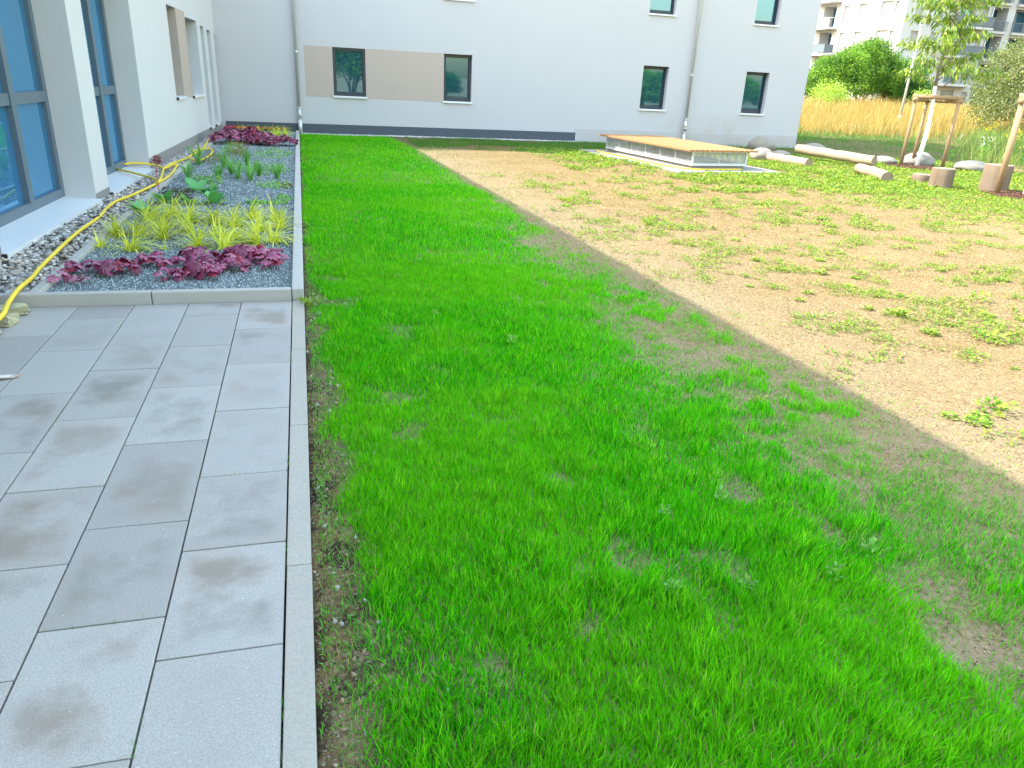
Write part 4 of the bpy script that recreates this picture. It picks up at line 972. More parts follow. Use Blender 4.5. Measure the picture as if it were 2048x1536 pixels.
# ------------------------------------------------------------------ lawn
BARE = [(0.78, 5.25, .17), (0.58, 4.14, .16), (0.62, 3.59, .14), (2.49, 1.81, .22), (2.45, 1.54, .18), (1.32, 2.27, .08), (1.29, 2.93, .08), (0.70, 1.86, .08), (3.2, 3.2, .3), (3.2, 2.8, .25), (2.9, 8.3, .35), (0.33, 6.9, .14), (0.47, 6.2, .15), (2.75, 5.3, .4), (2.85, 4.4, .35), (1.05, 1.95, .07), (1.75, 2.2, .08), (2.1, 2.75, .1), (0.95, 4.5, .1)]
def lawn_cover(x, y):
    n1 = fbm(x*2.6, y*2.6, 1); n2 = fbm(x*7, y*7, 2)
    c = 0.20*sstep(0.10, 0.15, x)+0.80*sstep(0.04, 0.24, x-0.12-0.04*sstep(4, 2, y)+0.34*(fbm(x*2.4, y*2.4, 6)-0.47)+0.12*sstep(6, 10, y))
    xe = 2.25+0.16*np.clip(y-6, 0, 6)+0.8*(n1-0.5)+0.30*sstep(3.2, 1.8, y)-0.03*np.clip(y-12, 0, 10)
    thin = 0.20+0.36*sstep(0.42, 0.60, fbm(x*9, y*9, 3))*(0.5+0.8*sstep(0.40, 0.62, fbm(x*1.3, y*1.3, 3)))
    t_ = sstep(-0.75, 0.8, x-xe+0.9*(n2-0.5))
    c = c*(1-t_)+np.minimum(c, thin)*t_
    c = c*(0.55+0.45*sstep(0.25, 0.40, n1*0.6+n2*0.4))
    for bx_, by_, br_ in BARE:
        c = c*(1-0.60*sstep(1.35, 0.5, np.hypot(x-bx_, (y-by_)*0.8)/br_+2.2*(n2-0.5)+0.9*(n1-0.5)))
    xs = 3.60-0.055*(y-2.5)+0.0016*np.clip(y-2.5, 0, 18)**2           # growth stops where the midday shade ends
    return c*(1-0.96*sstep(-0.30, 0.10, x-xs))
GREEN = np.array([(0.040, 0.40, 0.006), (0.075, 0.50, 0.008), (0.15, 0.60, 0.010), (0.025, 0.30, 0.008), (0.27, 0.66, 0.03)])
def lawn(n, x0, x1, y0, y1, L, w, K=3):
    x = rng.uniform(x0, x1, n); y = rng.uniform(y0, y1, n)
    c = lawn_cover(x, y); k = rng.random(n) < c
    x, y, c = x[k], y[k], c[k]; n = len(x)
    tuftn = fbm(x*3.5, y*3.5, 3); t2 = vnoise(x*14, y*14, 4)
    ln = L*(0.45+0.75*tuftn)*(0.55+0.5*c)*(0.45+0.85*rng.random(n)**0.8)*(0.75+0.5*t2)
    dirn = fbm(x*4.5, y*4.5, 5)*14.0+rng.normal(0, 1.6, n)
    pal = GREEN[np.clip((t2*2.4+rng.random(n)*2.6).astype(int), 0, 4)]
    cols = pal*(0.62+0.75*rng.random((n, 1))**1.2)
    lf = sstep(0.40, 0.62, fbm(x*0.9, y*0.9, 0))[:, None]
    cols = cols*(1-0.30*lf)+0.30*lf*np.array([0.24, 0.58, 0.015])
    sparse = (1-sstep(0.15, 0.6, c))[:, None]
    cols = cols*(1-0.5*sparse)+np.array([0.20, 0.33, 0.12])*0.5*sparse
    dry = rng.random(n) < 0.03+0.08*sparse[:, 0]
    cols[dry] = np.array([(0.40, 0.36, 0.17)])*(0.8+0.4*rng.random((dry.sum(), 1)))
    B = np.stack([x, y, gz(x, y)-0.004], 1)
    return blades(B, ln, w*rng.uniform(0.7, 1.3, n), dirn, np.abs(rng.normal(0, 0.20, n)), rng.uniform(0.0, 0.75, n)+0.6*sparse[:, 0], K, cols, spin=rng.uniform(0, 6.283, n))
L1 = lawn(250000, 0.10, 3.9, 0.6, 3.6, 0.084, 0.0042, 2)
L2 = lawn(215000, 0.10, 3.9, 3.6, 7.5, 0.076, 0.0048, 2)
L3 = lawn(125000, 0.10, 3.9, 7.5, 13.5, 0.075, 0.0062, 2)
L4 = lawn(80000, 0.10, 4.0, 13.5, 24.2, 0.075, 0.011, 1)
L5 = lawn(120000, 0.10, 3.9, 0.6, 6.5, 0.045, 0.0046, 1)           # short undergrowth between the longer blades
o = link('lawn_grass', mesh_np('lawn_grass', *joinv([L1, L2, L3, L4, L5])), M['grass'])
tag(o, 'bright green young lawn beside the paving in the shade', 'lawn', kind='stuff')

# thin shaded turf towards the back wall and the meadow
def turf(n, x0, x1, y0, y1, L, w, pal, thr, cond=None, mat='grass'):
    x = rng.uniform(x0, x1, n); y = rng.uniform(y0, y1, n)
    c = sstep(thr-0.06, thr+0.08, fbm(x*0.55, y*1.3, 2)*0.6+fbm(x*2.2, y*3.0, 5)*0.4)
    if cond is not None: c = c*cond(x, y)
    k = rng.random(n) < c; x, y = x[k], y[k]; n = len(x); pal = np.array(pal)
    cols = pal[rng.integers(0, len(pal), n)]*(0.8+0.4*rng.random((n, 1)))
    return blades(np.stack([x, y, gz(x, y)-0.005], 1), L*rng.uniform(0.5, 1.2, n), w, rng.uniform(0, 6.283, n), rng.uniform(0.1, 0.6, n), rng.uniform(0.1, 1.0, n), 1, cols, spin=rng.uniform(0, 6.283, n))
SH = [(0.06, 0.20, 0.03), (0.10, 0.26, 0.05), (0.15, 0.26, 0.07)]
def off_things(x, y):
    c, s = math.cos(PT), math.sin(PT); dx, dy = x-9.18, y-16.74; lx = c*dx+s*dy; ly = -s*dx+c*dy
    k = ~((lx > -0.78) & (lx < 2.38) & (ly > -0.65) & (ly < plen+0.48))
    return k*(np.hypot(x-17.3, y-18.35) > 0.93)*(np.hypot(x-15.2, y-12.85) > 0.96)
T1 = turf(52000, 3.2, 14, 20.0, 24.3, 0.10, 0.012, SH, 0.50, off_things)
vis = lambda x, y: ((x/y > 0.58) & (x/y < 1.3)).astype(float)
T2 = turf(60000, 13, 36, 20.0, 36, 0.14, 0.018, SH, 0.44, lambda x, y: vis(x, y)*((y > 21.5) | (x > 18.5))*(1-0.55*((y < 29) & (x < 24) & (x > 17))))
o = link('shaded_turf', mesh_np('shaded_turf', *joinv([T1, T2])), M['grass']); tag(o, 'patchy dark turf in the shadow of the white wing', 'turf', kind='stuff')

# dry stubble and crumbs on the sandy field
def sunny(x, y): return (x > 2.9)*(y < 21)*1.0
S1 = turf(95000, 2.6, 10, 2.2, 12, 0.035, 0.003, [(0.315, 0.238, 0.112), (0.252, 0.231, 0.091), (0.196, 0.238, 0.084), (0.350, 0.294, 0.168)], 0.44, sunny)
S2 = turf(80000, 3.0, 19, 11, 21, 0.05, 0.007, [(0.350, 0.294, 0.112), (0.280, 0.294, 0.070), (0.238, 0.280, 0.070), (0.385, 0.322, 0.175)], 0.44, lambda x, y: sunny(x, y)*off_things(x, y))
def litter(n, x0, x1, y0, y1, L, w, pw):
    x = rng.uniform(x0, x1, n); y = y0+(y1-y0)*rng.random(n)**pw; k = off_things(x, y) > 0; x, y = x[k], y[k]; n = len(x)
    pal = np.array([(0.36, 0.28, 0.12), (0.28, 0.21, 0.09), (0.44, 0.36, 0.17), (0.13, 0.09, 0.05), (0.32, 0.30, 0.10)])
    cols = pal[rng.integers(0, 5, n)]*(0.75+0.5*rng.random((n, 1)))
    return blades(np.stack([x, y, gz(x, y)+0.001], 1), L*rng.uniform(0.4, 1.3, n), w, rng.uniform(0, 6.283, n), rng.uniform(1.1, 1.5, n), rng.uniform(-0.3, 0.4, n), 1, cols, spin=rng.uniform(0, 6.283, n))
S3 = litter(70000, 2.2, 11, 1.6, 11, 0.040, 0.0045, 1.3); S4 = litter(50000, 3, 19, 10, 20.7, 0.06, 0.008, 1.2); S5 = litter(9000, 0.3, 3.0, 0.8, 7.5, 0.04, 0.0035, 1.2)
o = link('dry_stubble', mesh_np('dry_stubble', *joinv([S1, S2, S3, S4, S5])), M['straw']); tag(o, 'thin straw coloured grass stubble on the dry field', 'stubble', kind='stuff')
CR = [(0.228, 0.152, 0.091), (0.319, 0.228, 0.144), (0.417, 0.333, 0.243), (0.137, 0.091, 0.061)]
c1 = chips(26000, 2.0, 9.5, 1.4, 11, 0.013, CR, gz, 1.6)
c2 = chips(6000, 0.105, 0.55, 1.2, 7, 0.010, [(0.07, 0.05, 0.04), (0.13, 0.10, 0.08), (0.26, 0.21, 0.17), (0.36, 0.31, 0.26)], gz, 1.4)
c3 = chips(160, 0.105, 0.5, 1.2, 7, 0.030, [(0.46, 0.34, 0.25), (0.42, 0.38, 0.33), (0.36, 0.23, 0.15)], gz, 1.2)
o = link('soil_crumbs', mesh_np('soil_crumbs', *joinv([c1, c2, c3])), M['chip']); tag(o, 'loose soil crumbs and little stones on bare ground', 'crumbs', kind='stuff')

# ------------------------------------------------------------------ weeds
WP = np.array([(0.136, 0.259, 0.027), (0.197, 0.305, 0.027), (0.245, 0.320, 0.041), (0.109, 0.221, 0.034), (0.286, 0.320, 0.061)])
def weed_density(x, y):
    d = fbm(x*0.8, y*0.8, 6)*0.35+fbm(x*3.0, y*3.0, 1)*0.65
    # greener towards the platform's near right and the stumps
    side = (x-10.2)*0.55+(y-13.0)*0.25-(x > 10)*0.0
    g_ = sstep(-0.9, 1.1, side)*sstep(4.0, 8.0, x)*sstep(8.0, 11.5, x+0.2*y-1.0)
    near_plat = sstep(2.2, 0.8, np.hypot((x-7.9)*0.9, (y-17.5)*0.45))
    c = sstep(0.515, 0.63, d)*0.8+0.95*g_*sstep(0.30, 0.45, d)+0.5*near_plat*sstep(0.42, 0.55, d)
    c = c*sstep(3.0, 4.6, x)*off_things(x, y)
    return np.clip(c, 0, 1)*(y < 21.2)
def weed_patch(n, x0, x1, y0, y1, leaf, nl, h):
    x = rng.uniform(x0, x1, n); y = rng.uniform(y0, y1, n); k = rng.random(n) < weed_density(x, y); x, y = x[k], y[k]; n = len(x)
    X = np.repeat(x, nl)+rng.normal(0, leaf*0.8, n*nl); Y = np.repeat(y, nl)+rng.normal(0, leaf*0.8, n*nl)
    Z = gz(X, Y)+h*rng.random(n*nl); a = rng.uniform(0, 6.283, n*nl); tl = rng.uniform(-0.2, 0.9, n*nl)
    A = np.stack([np.cos(a)*np.cos(tl), np.sin(a)*np.cos(tl), np.sin(tl)], 1); S = np.stack([-np.sin(a), np.cos(a), rng.normal(0, 0.3, n*nl)], 1)
    cols = WP[(np.repeat(rng.integers(0, 4, n), nl)+rng.integers(0, 2, n*nl))]*(0.8+0.4*rng.random((n*nl, 1)))
    return stamp(np.stack([X, Y, Z], 1), A, S, leaf*rng.uniform(0.6, 1.3, n*nl), *LEAF_D, cols=cols)
W1 = weed_patch(21000, 3.2, 11, 2.6, 9, 0.026, 7, 0.035)
W2 = weed_patch(17000, 3.2, 16, 9, 15, 0.038, 7, 0.045)
W3 = weed_patch(15000, 6.0, 20, 13, 21.2, 0.058, 7, 0.06)
o = link('weeds', mesh_np('weeds', *joinv([W1, W2, W3])), M['leaf']); tag(o, 'low yellow green weeds spreading over the dry field', 'weeds', kind='stuff')
LWP = np.array([(0.16, 0.40, 0.08), (0.22, 0.48, 0.12), (0.30, 0.54, 0.18), (0.20, 0.44, 0.14), (0.26, 0.50, 0.10)])
def weed_mesh(n, leaf, h, seed, up_=0.7, gain=1.15, pal=WP):
    r = np.random.default_rng(seed); a = r.uniform(0, 6.283, n); q = r.random(n)
    q = np.sqrt(q)*(0.5+2.2*r.random()); P = np.stack([leaf*q*np.cos(a), leaf*q*1.0*np.sin(a), 0.01+h*r.random(n)], 1); tl = r.uniform(-0.1, up_+0.5, n)
    A = np.stack([np.cos(a)*np.cos(tl), np.sin(a)*np.cos(tl), np.sin(tl)], 1); S = np.stack([-np.sin(a), np.cos(a), r.normal(0, 0.2, n)], 1)
    return mesh_np('weed', *stamp(P, A, S, leaf*r.uniform(0.6, 1.15, n), *ROUND, cols=pal[r.integers(0, 5, n)]*gain*(0.75+0.5*r.random((n, 1)))))
wm = [weed_mesh(60, 0.055, 0.08, 1, 0.9), weed_mesh(90, 0.042, 0.05, 2), weed_mesh(55, 0.06, 0.12, 3, 1.0), weed_mesh(100, 0.038, 0.04, 4)]
lw = [weed_mesh(26, 0.05, 0.07, 5, 0.9, 0.8, LWP), weed_mesh(20, 0.06, 0.08, 6, 0.9, 0.85, LWP)]
WS = [(5.57, 6.83), (5.55, 6.30), (5.60, 5.91), (5.52, 4.95), (5.23, 5.28), (5.16, 4.79), (6.55, 5.64), (7.55, 6.35), (5.55, 8.57), (5.15, 7.45), (5.16, 6.97), (6.45, 8.23), (6.56, 7.78), (4.14, 11.33), (4.92, 10.01), (4.75, 8.29), (3.94, 3.31), (4.14, 3.28), (6.36, 5.01), (5.17, 3.97), (5.10, 5.48), (2.86, 3.72), (4.31, 3.33), (4.04, 3.20), (4.62, 5.83), (5.99, 7.41), (5.54, 4.55), (8.95, 10.04), (7.19, 6.83), (4.43, 6.39), (5.85, 10.90), (5.85, 6.6), (5.75, 6.05), (6.2, 5.2), (5.9, 4.6), (6.9, 6.2), (4.9, 6.1), (7.1, 8.9), (7.9, 7.6), (8.3, 8.6)]
for i, (x, y) in enumerate(WS):
    o = link('weed', wm[i % 4], M['leaf'], None, (x, y, float(gz(x, y))-0.005), rng.uniform(0, 6.28)); s_ = rng.uniform(0.35, 0.85); o.scale = (s_, s_*rng.uniform(0.7, 1.2), s_*0.7)
    if (x, y) == (2.86, 3.72): tag(o, 'small weed rosette in the sparse shaded grass before the sunlit field', 'weed', 'leafy weeds on the sunlit dry field')
    else: tag(o, 'single leafy green weed standing on the sunlit sandy field', 'weed', 'leafy weeds on the sunlit dry field')
for i, (x, y) in enumerate([(1.62, 2.55), (1.95, 2.62), (1.42, 2.05), (2.1, 2.0), (1.72, 2.02), (2.35, 2.12), (1.1, 5.6), (1.55, 4.9), (0.95, 6.8), (1.25, 7.5)]):
    o = link('lawn_weed', lw[i % 2], M['leaf'], None, (x, y, float(gz(x, y))+0.03), i*1.3); o.scale = (0.38, 0.38, 0.6)
    tag(o, 'small pale clover like weed growing within the shaded lawn', 'weed', 'weeds within the lawn')
o = link('weed', wm[2], M['leaf'], None, (0.13, 6.12, -0.005), 0.4); o.scale = (0.6, 0.6, 0.5); tag(o, 'light green weed at the corner of the raised edging', 'weed')

# ------------------------------------------------------------------ meadow and tall herbs
def meadow(n, x0, x1, y0, y1, L, w, pal, cond):
    x = rng.uniform(x0, x1, n); y = rng.uniform(y0, y1, n); k = rng.random(n) < cond(x, y); x, y = x[k], y[k]; n = len(x); pal = np.array(pal)
    cols = pal[rng.integers(0, len(pal), n)]*(0.75+0.5*rng.random((n, 1)))
    hh = L*(0.40+0.95*fbm(x*0.45, y*0.45, 3))*rng.uniform(0.45, 1.25, n)
    return blades(np.stack([x, y, terrain(x, y)-0.02], 1), hh, w*rng.uniform(0.6, 1.3, n), rng.uniform(0, 6.283, n), rng.uniform(0.0, 0.3, n), rng.uniform(0.1, 0.8, n), 2, cols, spin=rng.uniform(0, 6.283, n))
STRAW = [(0.427, 0.287, 0.074), (0.472, 0.331, 0.103), (0.381, 0.244, 0.066), (0.351, 0.287, 0.089), (0.457, 0.359, 0.163)]
edge = lambda x, y: sstep(31.5, 35.5, y+0.10*(x-25)+2.5*(fbm(x*0.5, y*0.5, 4)-0.5))
m1 = meadow(46000, 22, 62, 31, 48, 1.0, 0.022, STRAW, lambda x, y: edge(x, y)*(x/y > 0.6)*(x/y < 1.25))
m2 = meadow(15000, 28, 66, 47, 60, 1.15, 0.04, STRAW, lambda x, y: 1.0*(x/y > 0.6)*(x/y < 1.2))
HERB = [(0.117, 0.231, 0.040), (0.174, 0.280, 0.053), (0.232, 0.297, 0.079), (0.087, 0.198, 0.040)]
m3 = meadow(9000, 22, 50, 30, 46, 0.75, 0.026, HERB, lambda x, y: edge(x, y+1.5)*(x/y > 0.6)*(x/y < 1.25)*(0.45+0.55*sstep(0.97, 1.04, x/y)))
m4 = meadow(16000, 19.5, 36, 17.8, 34, 0.92, 0.017, HERB+[(0.40, 0.40, 0.16)], lambda x, y: sstep(0.995, 1.06, x/y)*sstep(17.5, 20, y))
o = link('meadow_grass', mesh_np('meadow_grass', *joinv([m1, m2, m3, m4])), M['straw']); tag(o, 'tall golden dry meadow behind the play area', 'meadow', kind='stuff')
def flower_plant(x, y, h, n, col, label, seed, fsz=0.07, spread=0.25):
    r = np.random.default_rng(seed); o = empty('flowering_plant', (x, y, float(terrain(x, y))))
    a = r.uniform(0, 6.283, n); B = np.stack([0.08*np.cos(a), 0.08*np.sin(a), np.zeros(n)], 1); L = h*r.uniform(0.7, 1.05, n); th = r.uniform(0.02, spread, n)
    st = blades(B, L, np.full(n, 0.014), a, th, np.full(n, 0.15), 4, vary((0.16, 0.30, 0.06), n, 0.3, r))
    nl = n*14; q = r.integers(0, n, nl); t_ = r.random(nl)*0.85; d = np.stack([np.cos(a[q])*np.sin(th[q]+0.1), np.sin(a[q])*np.sin(th[q]+0.1), np.cos(th[q])], 1)
    lv = stamp(B[q]+d*(L[q]*t_)[:, None], rand_dirs(nl, r), rand_dirs(nl, r), r.uniform(0.06, 0.14, nl), *LEAF_L, cols=vary((0.17, 0.32, 0.07), nl, 0.35, r))
    link('stems', mesh_np('stems', *joinv([st, lv])), M['leaf'], o)
    nf = n*9; q = r.integers(0, n, nf); d = np.stack([np.cos(a[q])*np.sin(th[q]+0.1), np.sin(a[q])*np.sin(th[q]+0.1), np.cos(th[q])], 1)
    link('flowers', mesh_np('flowers', *stamp(B[q]+d*L[q][:, None]+r.normal(0, 0.045, (nf, 3)), rand_dirs(nf, r), rand_dirs(nf, r), r.uniform(0.6, 1.2, nf)*fsz, *LEAF_D, cols=vary(col, nf, 0.2, r))), M['leaf'], o)
    return tag(o, label, 'flowers', 'flowering plants behind the stumps')
flower_plant(22.6, 20.0, 1.25, 14, (0.75, 0.55, 0.02), 'tall yellow flowering plant behind the thick stake', 51, 0.09)
flower_plant(21.2, 18.2, 0.85, 10, (0.75, 0.52, 0.02), 'shorter yellow flowering plant beside the white trunk', 52, 0.08)
flower_plant(22.7, 21.6, 1.25, 6, (0.75, 0.57, 0.03), 'yellow flowering plant on the meadow side of the thick stake', 53, 0.08)
flower_plant(21.7, 20.4, 0.75, 7, (0.78, 0.78, 0.80), 'white flower heads above the flat white boulder', 54, 0.045)
flower_plant(21.4, 21.6, 0.8, 5, (0.74, 0.74, 0.76), 'small white flowers at the edge of the meadow', 55, 0.05)

# ------------------------------------------------------------------ shrubs and far trees
def crown(lobes, ncl, per, leaf, pal, seed, spread=0.32, tmpl=LEAF_D, droop=0.0):
    r = np.random.default_rng(seed); lobes = np.array(lobes, float); vol = lobes[:, 3]*lobes[:, 4]*lobes[:, 5]
    li = r.choice(len(lobes), ncl, p=vol/vol.sum()); d = rand_dirs(ncl, r); d[:, 2] = np.where(d[:, 2] < -0.55, -d[:, 2], d[:, 2])
    rad = 1.04-0.55*r.random(ncl)**2.2
    cc = lobes[li, :3]+d*lobes[li, 3:6]*rad[:, None]
    n = ncl*per; i = np.repeat(np.arange(ncl), per)
    P = cc[i]+r.normal(0, 1, (n, 3))*spread*np.array([1, 1, 0.75])
    P[:, 2] = np.maximum(P[:, 2], 0.05)
    A = unit(d[i]*0.6+rand_dirs(n, r)+np.array([0, 0, 0.25-droop])); S = rand_dirs(n, r); pal = np.array(pal)
    cols = pal[np.clip((r.random(ncl)*len(pal)).astype(int)[i]+(r.random(n) < 0.3), 0, len(pal)-1)]*(0.8+0.4*r.random((n, 1)))
    return mesh_np('crown', *stamp(P, A, S, leaf*r.uniform(0.6, 1.3, n), *tmpl, cols=cols))
def trunks(k, h, r0, seed):
    r = np.random.default_rng(seed); m = MB()
    for i in range(k):
        a = r.uniform(0, 6.28); m.tube(smooth_path([(0.15*math.cos(a), 0.15*math.sin(a), -0.3), (0.4*math.cos(a), 0.4*math.sin(a), h*0.4), (0.9*math.cos(a+.3), 0.9*math.sin(a+.3), h)], 3), [r0*(1-0.1*q) for q in range(7)], 7)
    return m
GB = [(0.054, 0.144, 0.031), (0.067, 0.168, 0.028), (0.106, 0.239, 0.032), (0.164, 0.307, 0.035), (0.233, 0.378, 0.040)]
def shrub(name, x, y, lobes, ncl, per, leaf, pal, seed, label, cat, group=None, spread=0.24, tmpl=LEAF_D, s=1.0, th=2.0):
    o = empty(name, (x, y, float(terrain(x, y))-0.05)); o.scale = (s, s, s)
    trunks(5, th, 0.07, seed).build('trunk', M['bark'], o, True)
    link('crown', crown(lobes, ncl, per, leaf, pal, seed, spread, tmpl), M['leaf'], o)
    return tag(o, label, cat, group)
s1 = shrub('shrub', 41.6, 55.0, [(0, 0, 2.0, 2.2, 2.2, 1.9), (-1.3, 0.2, 1.4, 1.6, 1.6, 1.3), (0.6, -0.4, 3.0, 1.3, 1.4, 1.2)], 520, 62, 0.132, GB, 61, 'rounded light green shrub beside the corner of the white wing', 'shrub', 'shrubs behind the meadow')
s2 = shrub('shrub', 45.0, 56.0, [(0, 0, 2.6, 2.5, 2.4, 2.4), (0.3, 0, 4.2, 1.4, 1.5, 1.3), (1.6, -0.5, 2.2, 1.6, 1.6, 1.7), (-1.5, -0.3, 3.0, 1.3, 1.3, 1.4)], 680, 62, 0.132, GB, 62, 'tallest bright green shrub in front of the apartment block', 'shrub', 'shrubs behind the meadow')
s3 = shrub('shrub', 49.2, 56.5, [(0, 0, 1.8, 2.2, 2.2, 1.9), (-0.9, 0, 2.7, 1.5, 1.5, 1.4), (1.1, 0, 1.3, 1.5, 1.5, 1.3)], 480, 70, 0.125, [(0.05, 0.13, 0.035), (0.07, 0.18, 0.045), (0.10, 0.23, 0.05)], 63, 'dark green shrub behind the staked young tree', 'shrub', 'shrubs behind the meadow')
SV = [(0.112, 0.158, 0.059), (0.158, 0.198, 0.079), (0.205, 0.238, 0.106), (0.251, 0.271, 0.132)]
shrub('willow_shrub', 36.6, 31.6, [(0, 0, 2.4, 3.3, 3.2, 2.4), (0.6, 0, 4.2, 2.0, 2.0, 1.6), (-1.9, -0.4, 1.5, 2.0, 2.0, 1.5), (1.6, -1.6, 1.6, 2.4, 2.2, 1.7)], 1500, 46, 0.11, SV, 64, 'large silvery green willow shrub at the picture edge', 'shrub', None, 0.26)
shrub('sapling', 36.6, 49.0, [(0, 0, 1.0, 1.1, 0.9, 0.9), (0.7, 0, 0.8, 0.8, 0.8, 0.8)], 120, 22, 0.12, [(0.24, 0.36, 0.06), (0.32, 0.44, 0.08)], 65, 'small yellow green sapling standing in the golden meadow by the wing corner', 'sapling', None, 0.3, s=1.0, th=0.8)
shrub('sapling', 47.5, 52.0, [(0, 0, 0.9, 0.6, 0.6, 0.8)], 50, 20, 0.12, [(0.28, 0.38, 0.07), (0.34, 0.46, 0.1)], 66, 'tiny bright sapling in the meadow below the dark shrub', 'sapling', None, 0.25, th=0.6)
# planting on the far side of the garden, seen mirrored in the windows
def mirror(src, x, y, s, rz, label):
    c = copy_tree(src); c.location = (x, y, -0.05); c.scale = (s*1.25, s*1.25, s); c.rotation_euler = (0, 0, rz); return tag(c, label, 'shrub', 'shrubs mirrored in the windows')
mirror(s2, 4.6, -20, 1.15, 0.5, 'tall dark shrub mirrored in the window beside the beige panel')
mirror(s1, 9.0, -26, 0.7, 1.2, 'middle sized shrub mirrored between the first two windows')
mirror(s3, 14.5, -30, 0.55, 2.0, 'low shrub mirrored in the second window')
mirror(s1, 31.0, -19, 0.75, 2.9, 'green shrub mirrored in the window next to the right downpipe')
mirror(s2, 42.0, -20, 0.6, 4.0, 'green shrub mirrored in the last ground floor window')
mirror(s3, 36.5, -24, 0.8, 0.2, 'green shrub mirrored between the last two windows')
mirror(s1, 22.0, -34, 0.7, 5.1, 'distant low shrub mirrored near the middle windows')

# ------------------------------------------------------------------ pole
pl_ = empty('lamp_pole', (35.1, 39.8, float(terrain(35.1, 39.8))))
MB().tube([(0, 0, -0.2), (0, 0, 5.3)], [0.075, 0.05], 12).build('shaft', M['zinc'], pl_, True)
MB().tube([(0, 0, -0.1), (0, 0, 0.5)], 0.095, 12).build('sleeve', M['zinc'], pl_, True)
MB().tube([(0, 0, 5.3), (0, 0, 5.36), (0, 0, 5.42)], [0.05, 0.11, 0.03], 12).build('cap', M['zinc'], pl_, True)
tag(pl_, 'slim pale grey metal pole rising from the meadow behind the young tree', 'pole')
fn = empty('garden_fence', (57.0, 61.5, float(terrain(57.0, 61.5))))
M['fence'] = simple('weathered_fence', (0.36, 0.27, 0.20), 0.85, 0.2, 0, 0.25, 3)
for k in range(16): MB().box(-1.6+k*0.2, -1.6+k*0.2+0.13, -0.02, 0.02, 0, 1.55).build('board', M['fence'], fn)
MB().box(-1.62, 1.6, 0.022, 0.06, 0.3, 0.4).box(-1.62, 1.6, 0.022, 0.06, 1.2, 1.3).build('rail', M['fence'], fn)
tag(fn, 'brown upright board fence at the foot of the apartment block', 'fence')

# ------------------------------------------------------------------ apartment block far behind
M['apt'] = stucco('apartment_render', (0.48, 0.48, 0.485), 0.1, 60)
M['apt_rail'] = simple('dark_balcony_rail', (0.10, 0.13, 0.16), 0.5)
M['apt_frame'] = simple('white_window_frame', (0.40, 0.40, 0.40), 0.5)
M['shutter'] = simple('grey_shutter', (0.33, 0.33, 0.33), 0.6)
AX, AY, AH = 62.0, 73.1, 16.0
apt = empty('apartment_building', (AX, AY, 0.8))
tag(apt, 'white apartment block with balconies behind the green shrubs', 'building')
parts = []
AL = Frame((AX, AY, 0), (0, 1, 0), (-1, 0, 0)); AF = Frame((AX, AY, 0), (1, 0, 0), (0, -1, 0)); AR = Frame((AX+11.3, AY+1.6, 0), (1, 0, 0), (0, -1, 0))
opl = []; opf = []; opr = []
for fl in range(5):
    z = 0.8+2.85*fl
    opl += [(6.2, 7.5, z+0.8, z+2.3, 0.25), (2.0, 3.9, z+0.8, z+2.3, 0.25), (1.1, 1.75, z+0.9, z+2.2, 0.25), (9.2, 10.1, z+0.2, z+2.3, 0.25), (11.5, 13.8, z+0.15, z+2.45, 1.3), (15.4, 16.8, z+0.8, z+2.3, 0.25)]
    opf += [(1.2, 2.2, z+0.8, z+2.2, 0.25), (3.8, 4.8, z+0.8, z+2.2, 0.25), (6.9, 8.7, z+0.15, z+2.35, 0.3), (9.75, 10.6, z+0.9, z+2.2, 0.25)]
    opr += [(0.5, 3.6, z+0.15, z+2.45, 1.4), (4.6, 7.7, z+0.15, z+2.45, 1.4), (9.2, 10.4, z+0.8, z+2.3, 0.25)]
w = AL.facade(0, 19, 0, AH, opl); parts.append(w.build('wall', M['apt']))
w = AF.facade(0, 11.3, 0, AH, opf); w.quad((AX+11.3, AY, 0), (AX+11.3, AY+1.6, 0), (AX+11.3, AY+1.6, AH), (AX+11.3, AY, AH)); parts.append(w.build('wall', M['apt']))
w = AR.facade(0, 14, 0, AH, opr); parts.append(w.build('wall', M['apt']))
parts.append(MB().box(AX-0.3, AX+26, AY-0.3, AY+19.3, AH, AH+0.3).build('roof', M['plinth_grey']))
def awin(fr, o_, k, shut):
    a, b, z0, z1, dep = o_
    f = fr.window(None, a+0.01, b-0.01, z0+0.01, z1-0.01, dep-0.05, [((a+b)/2, 0.07)] if b-a > 1.0 else [], [], 0.09, 'glass_back', 'apt_frame')
    if shut > 0:
        m_ = MB(); fr.box(m_, a+0.03, b-0.03, -dep+0.02, -dep+0.05, z1-(z1-z0)*shut, z1-0.02); m_.build('shutter', M['shutter'], f)
    sm = MB(); fr.box(sm, a-0.05, b+0.05, 0.003, 0.08, z0-0.06, z0); sm.build('sill', M['shutter'], f)
    parts.append(f)
for k, o_ in enumerate(opl): awin(AL, o_, k, 0.0 if o_[4] > 1 else (0.85 if k % 6 == 1 else (1.0 if k % 3 == 0 else 0.9)))
for k, o_ in enumerate(opf): awin(AF, o_, k, [0.9, 0.4, 0.25, 0.8][k % 4])
for k, o_ in enumerate(opr): awin(AR, o_, k, 0.0 if o_[4] > 1 else 0.6)
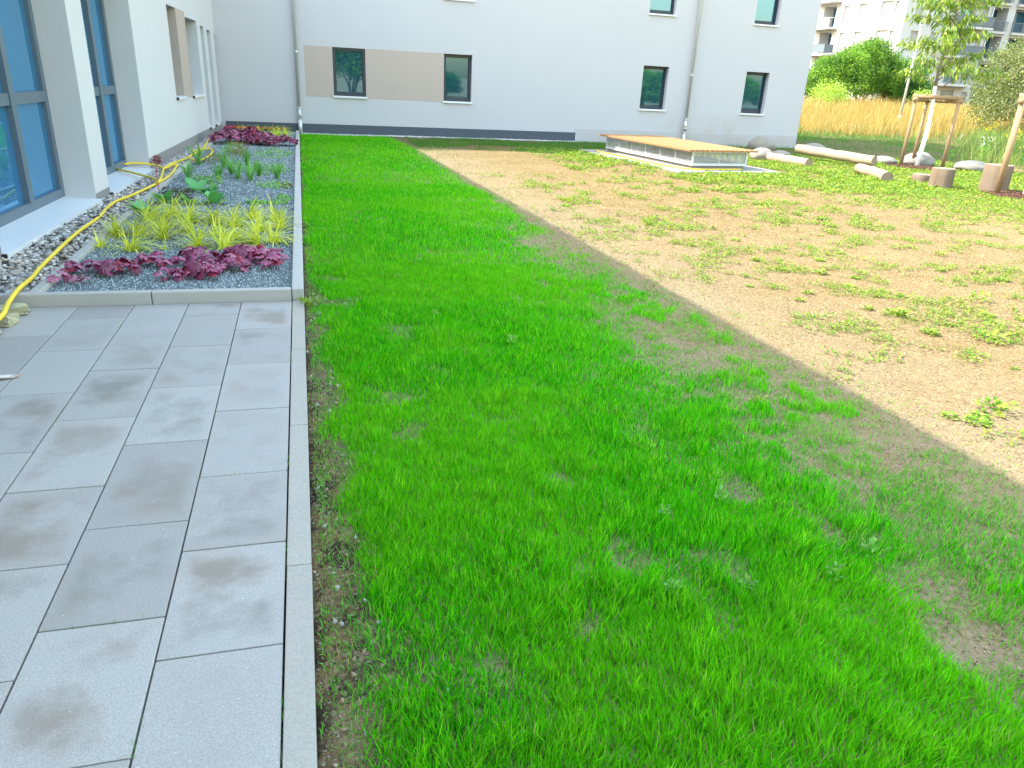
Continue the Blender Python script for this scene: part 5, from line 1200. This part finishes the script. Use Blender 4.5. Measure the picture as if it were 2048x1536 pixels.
def balcony(fr, u0, u1, z, dep, style):
    m_ = MB(); fr.box(m_, u0, u1, 0.004, dep, z-0.22, z); b = m_.build('balcony', M['apt'])
    r_ = MB()
    if style == 'panel':
        fr.box(r_, u0+0.02, u1-0.02, dep-0.06, dep-0.03, z+0.08, z+0.95); fr.box(r_, u0+0.02, u0+0.05, 0.05, dep-0.06, z+0.08, z+0.95); fr.box(r_, u1-0.05, u1-0.02, 0.05, dep-0.06, z+0.08, z+0.95)
    else:
        n_ = int((u1-u0)/0.14)
        for k in range(n_+1): uu = u0+0.03+(u1-u0-0.06)*k/n_; fr.box(r_, uu-0.014, uu+0.014, dep-0.055, dep-0.03, z+0.06, z+0.95)
    fr.box(r_, u0, u1, dep-0.08, dep-0.01, z+0.95, z+1.02); fr.box(r_, u0, u0+0.04, 0.03, dep-0.08, z+0.95, z+1.02); fr.box(r_, u1-0.04, u1, 0.03, dep-0.08, z+0.95, z+1.02)
    r_.build('railing', M['apt_rail'] if style != 'light' else M['zinc'], b); parts.append(b)
for fl in range(1, 5):
    z = 0.8+2.85*fl
    balcony(AL, 10.7, 14.8, z+0.05, 1.3, ['', 'panel', 'panel', 'light', 'light'][fl])
    balcony(AF, 5.7, 10.0 if fl < 3 else 10.3, z+0.05, 1.5, ['', 'bars', 'panel', 'panel', 'bars'][fl])
    for a, b in ((0.4, 3.7), (4.5, 7.8)): balcony(AR, a, b, z+0.05, 0.35, 'bars')
for fr, u in ((AL, 8.5), (AF, 11.1)):
    a_ = fr.p(u, 0.09, 0.5); b_2 = fr.p(u, 0.09, AH); parts.append(MB().tube([a_, b_2], 0.06, 8).build('downpipe', M['zinc'], None, True))
for o in parts:
    o.parent = apt; o.matrix_parent_inverse = Matrix.Translation((-AX, -AY, -0.8))

# ------------------------------------------------------------------ sprouts in the paving joints
jp = [(0.0, float(v)) for v in np.concatenate([rng.normal(c_, 0.10, 26) for c_ in (1.75, 2.6, 3.3, 4.9, 6.0)])]
jp += [(float(rng.uniform(-0.39, 0.0)), 3.30) for _ in range(40)]+[(float(rng.uniform(-0.79, -0.41)), 2.31) for _ in range(26)]+[(-0.4, float(v)) for v in rng.normal(1.72, 0.05, 30)]
jp = np.array(jp); n = len(jp)
jb = blades(np.stack([jp[:, 0]+rng.normal(0, 0.0025, n), jp[:, 1]+rng.normal(0, 0.0025, n), np.full(n, -0.012)], 1), rng.uniform(0.012, 0.040, n), np.full(n, 0.0022), rng.uniform(0, 6.28, n), rng.uniform(0.1, 0.7, n), rng.uniform(0, 0.8, n), 2, vary((0.14, 0.34, 0.07), n, 0.4))
o = link('joint_grass', mesh_np('joint_grass', *jb), M['grass']); tag(o, 'tiny green sprouts in the joints of the paving', 'sprouts', kind='stuff')
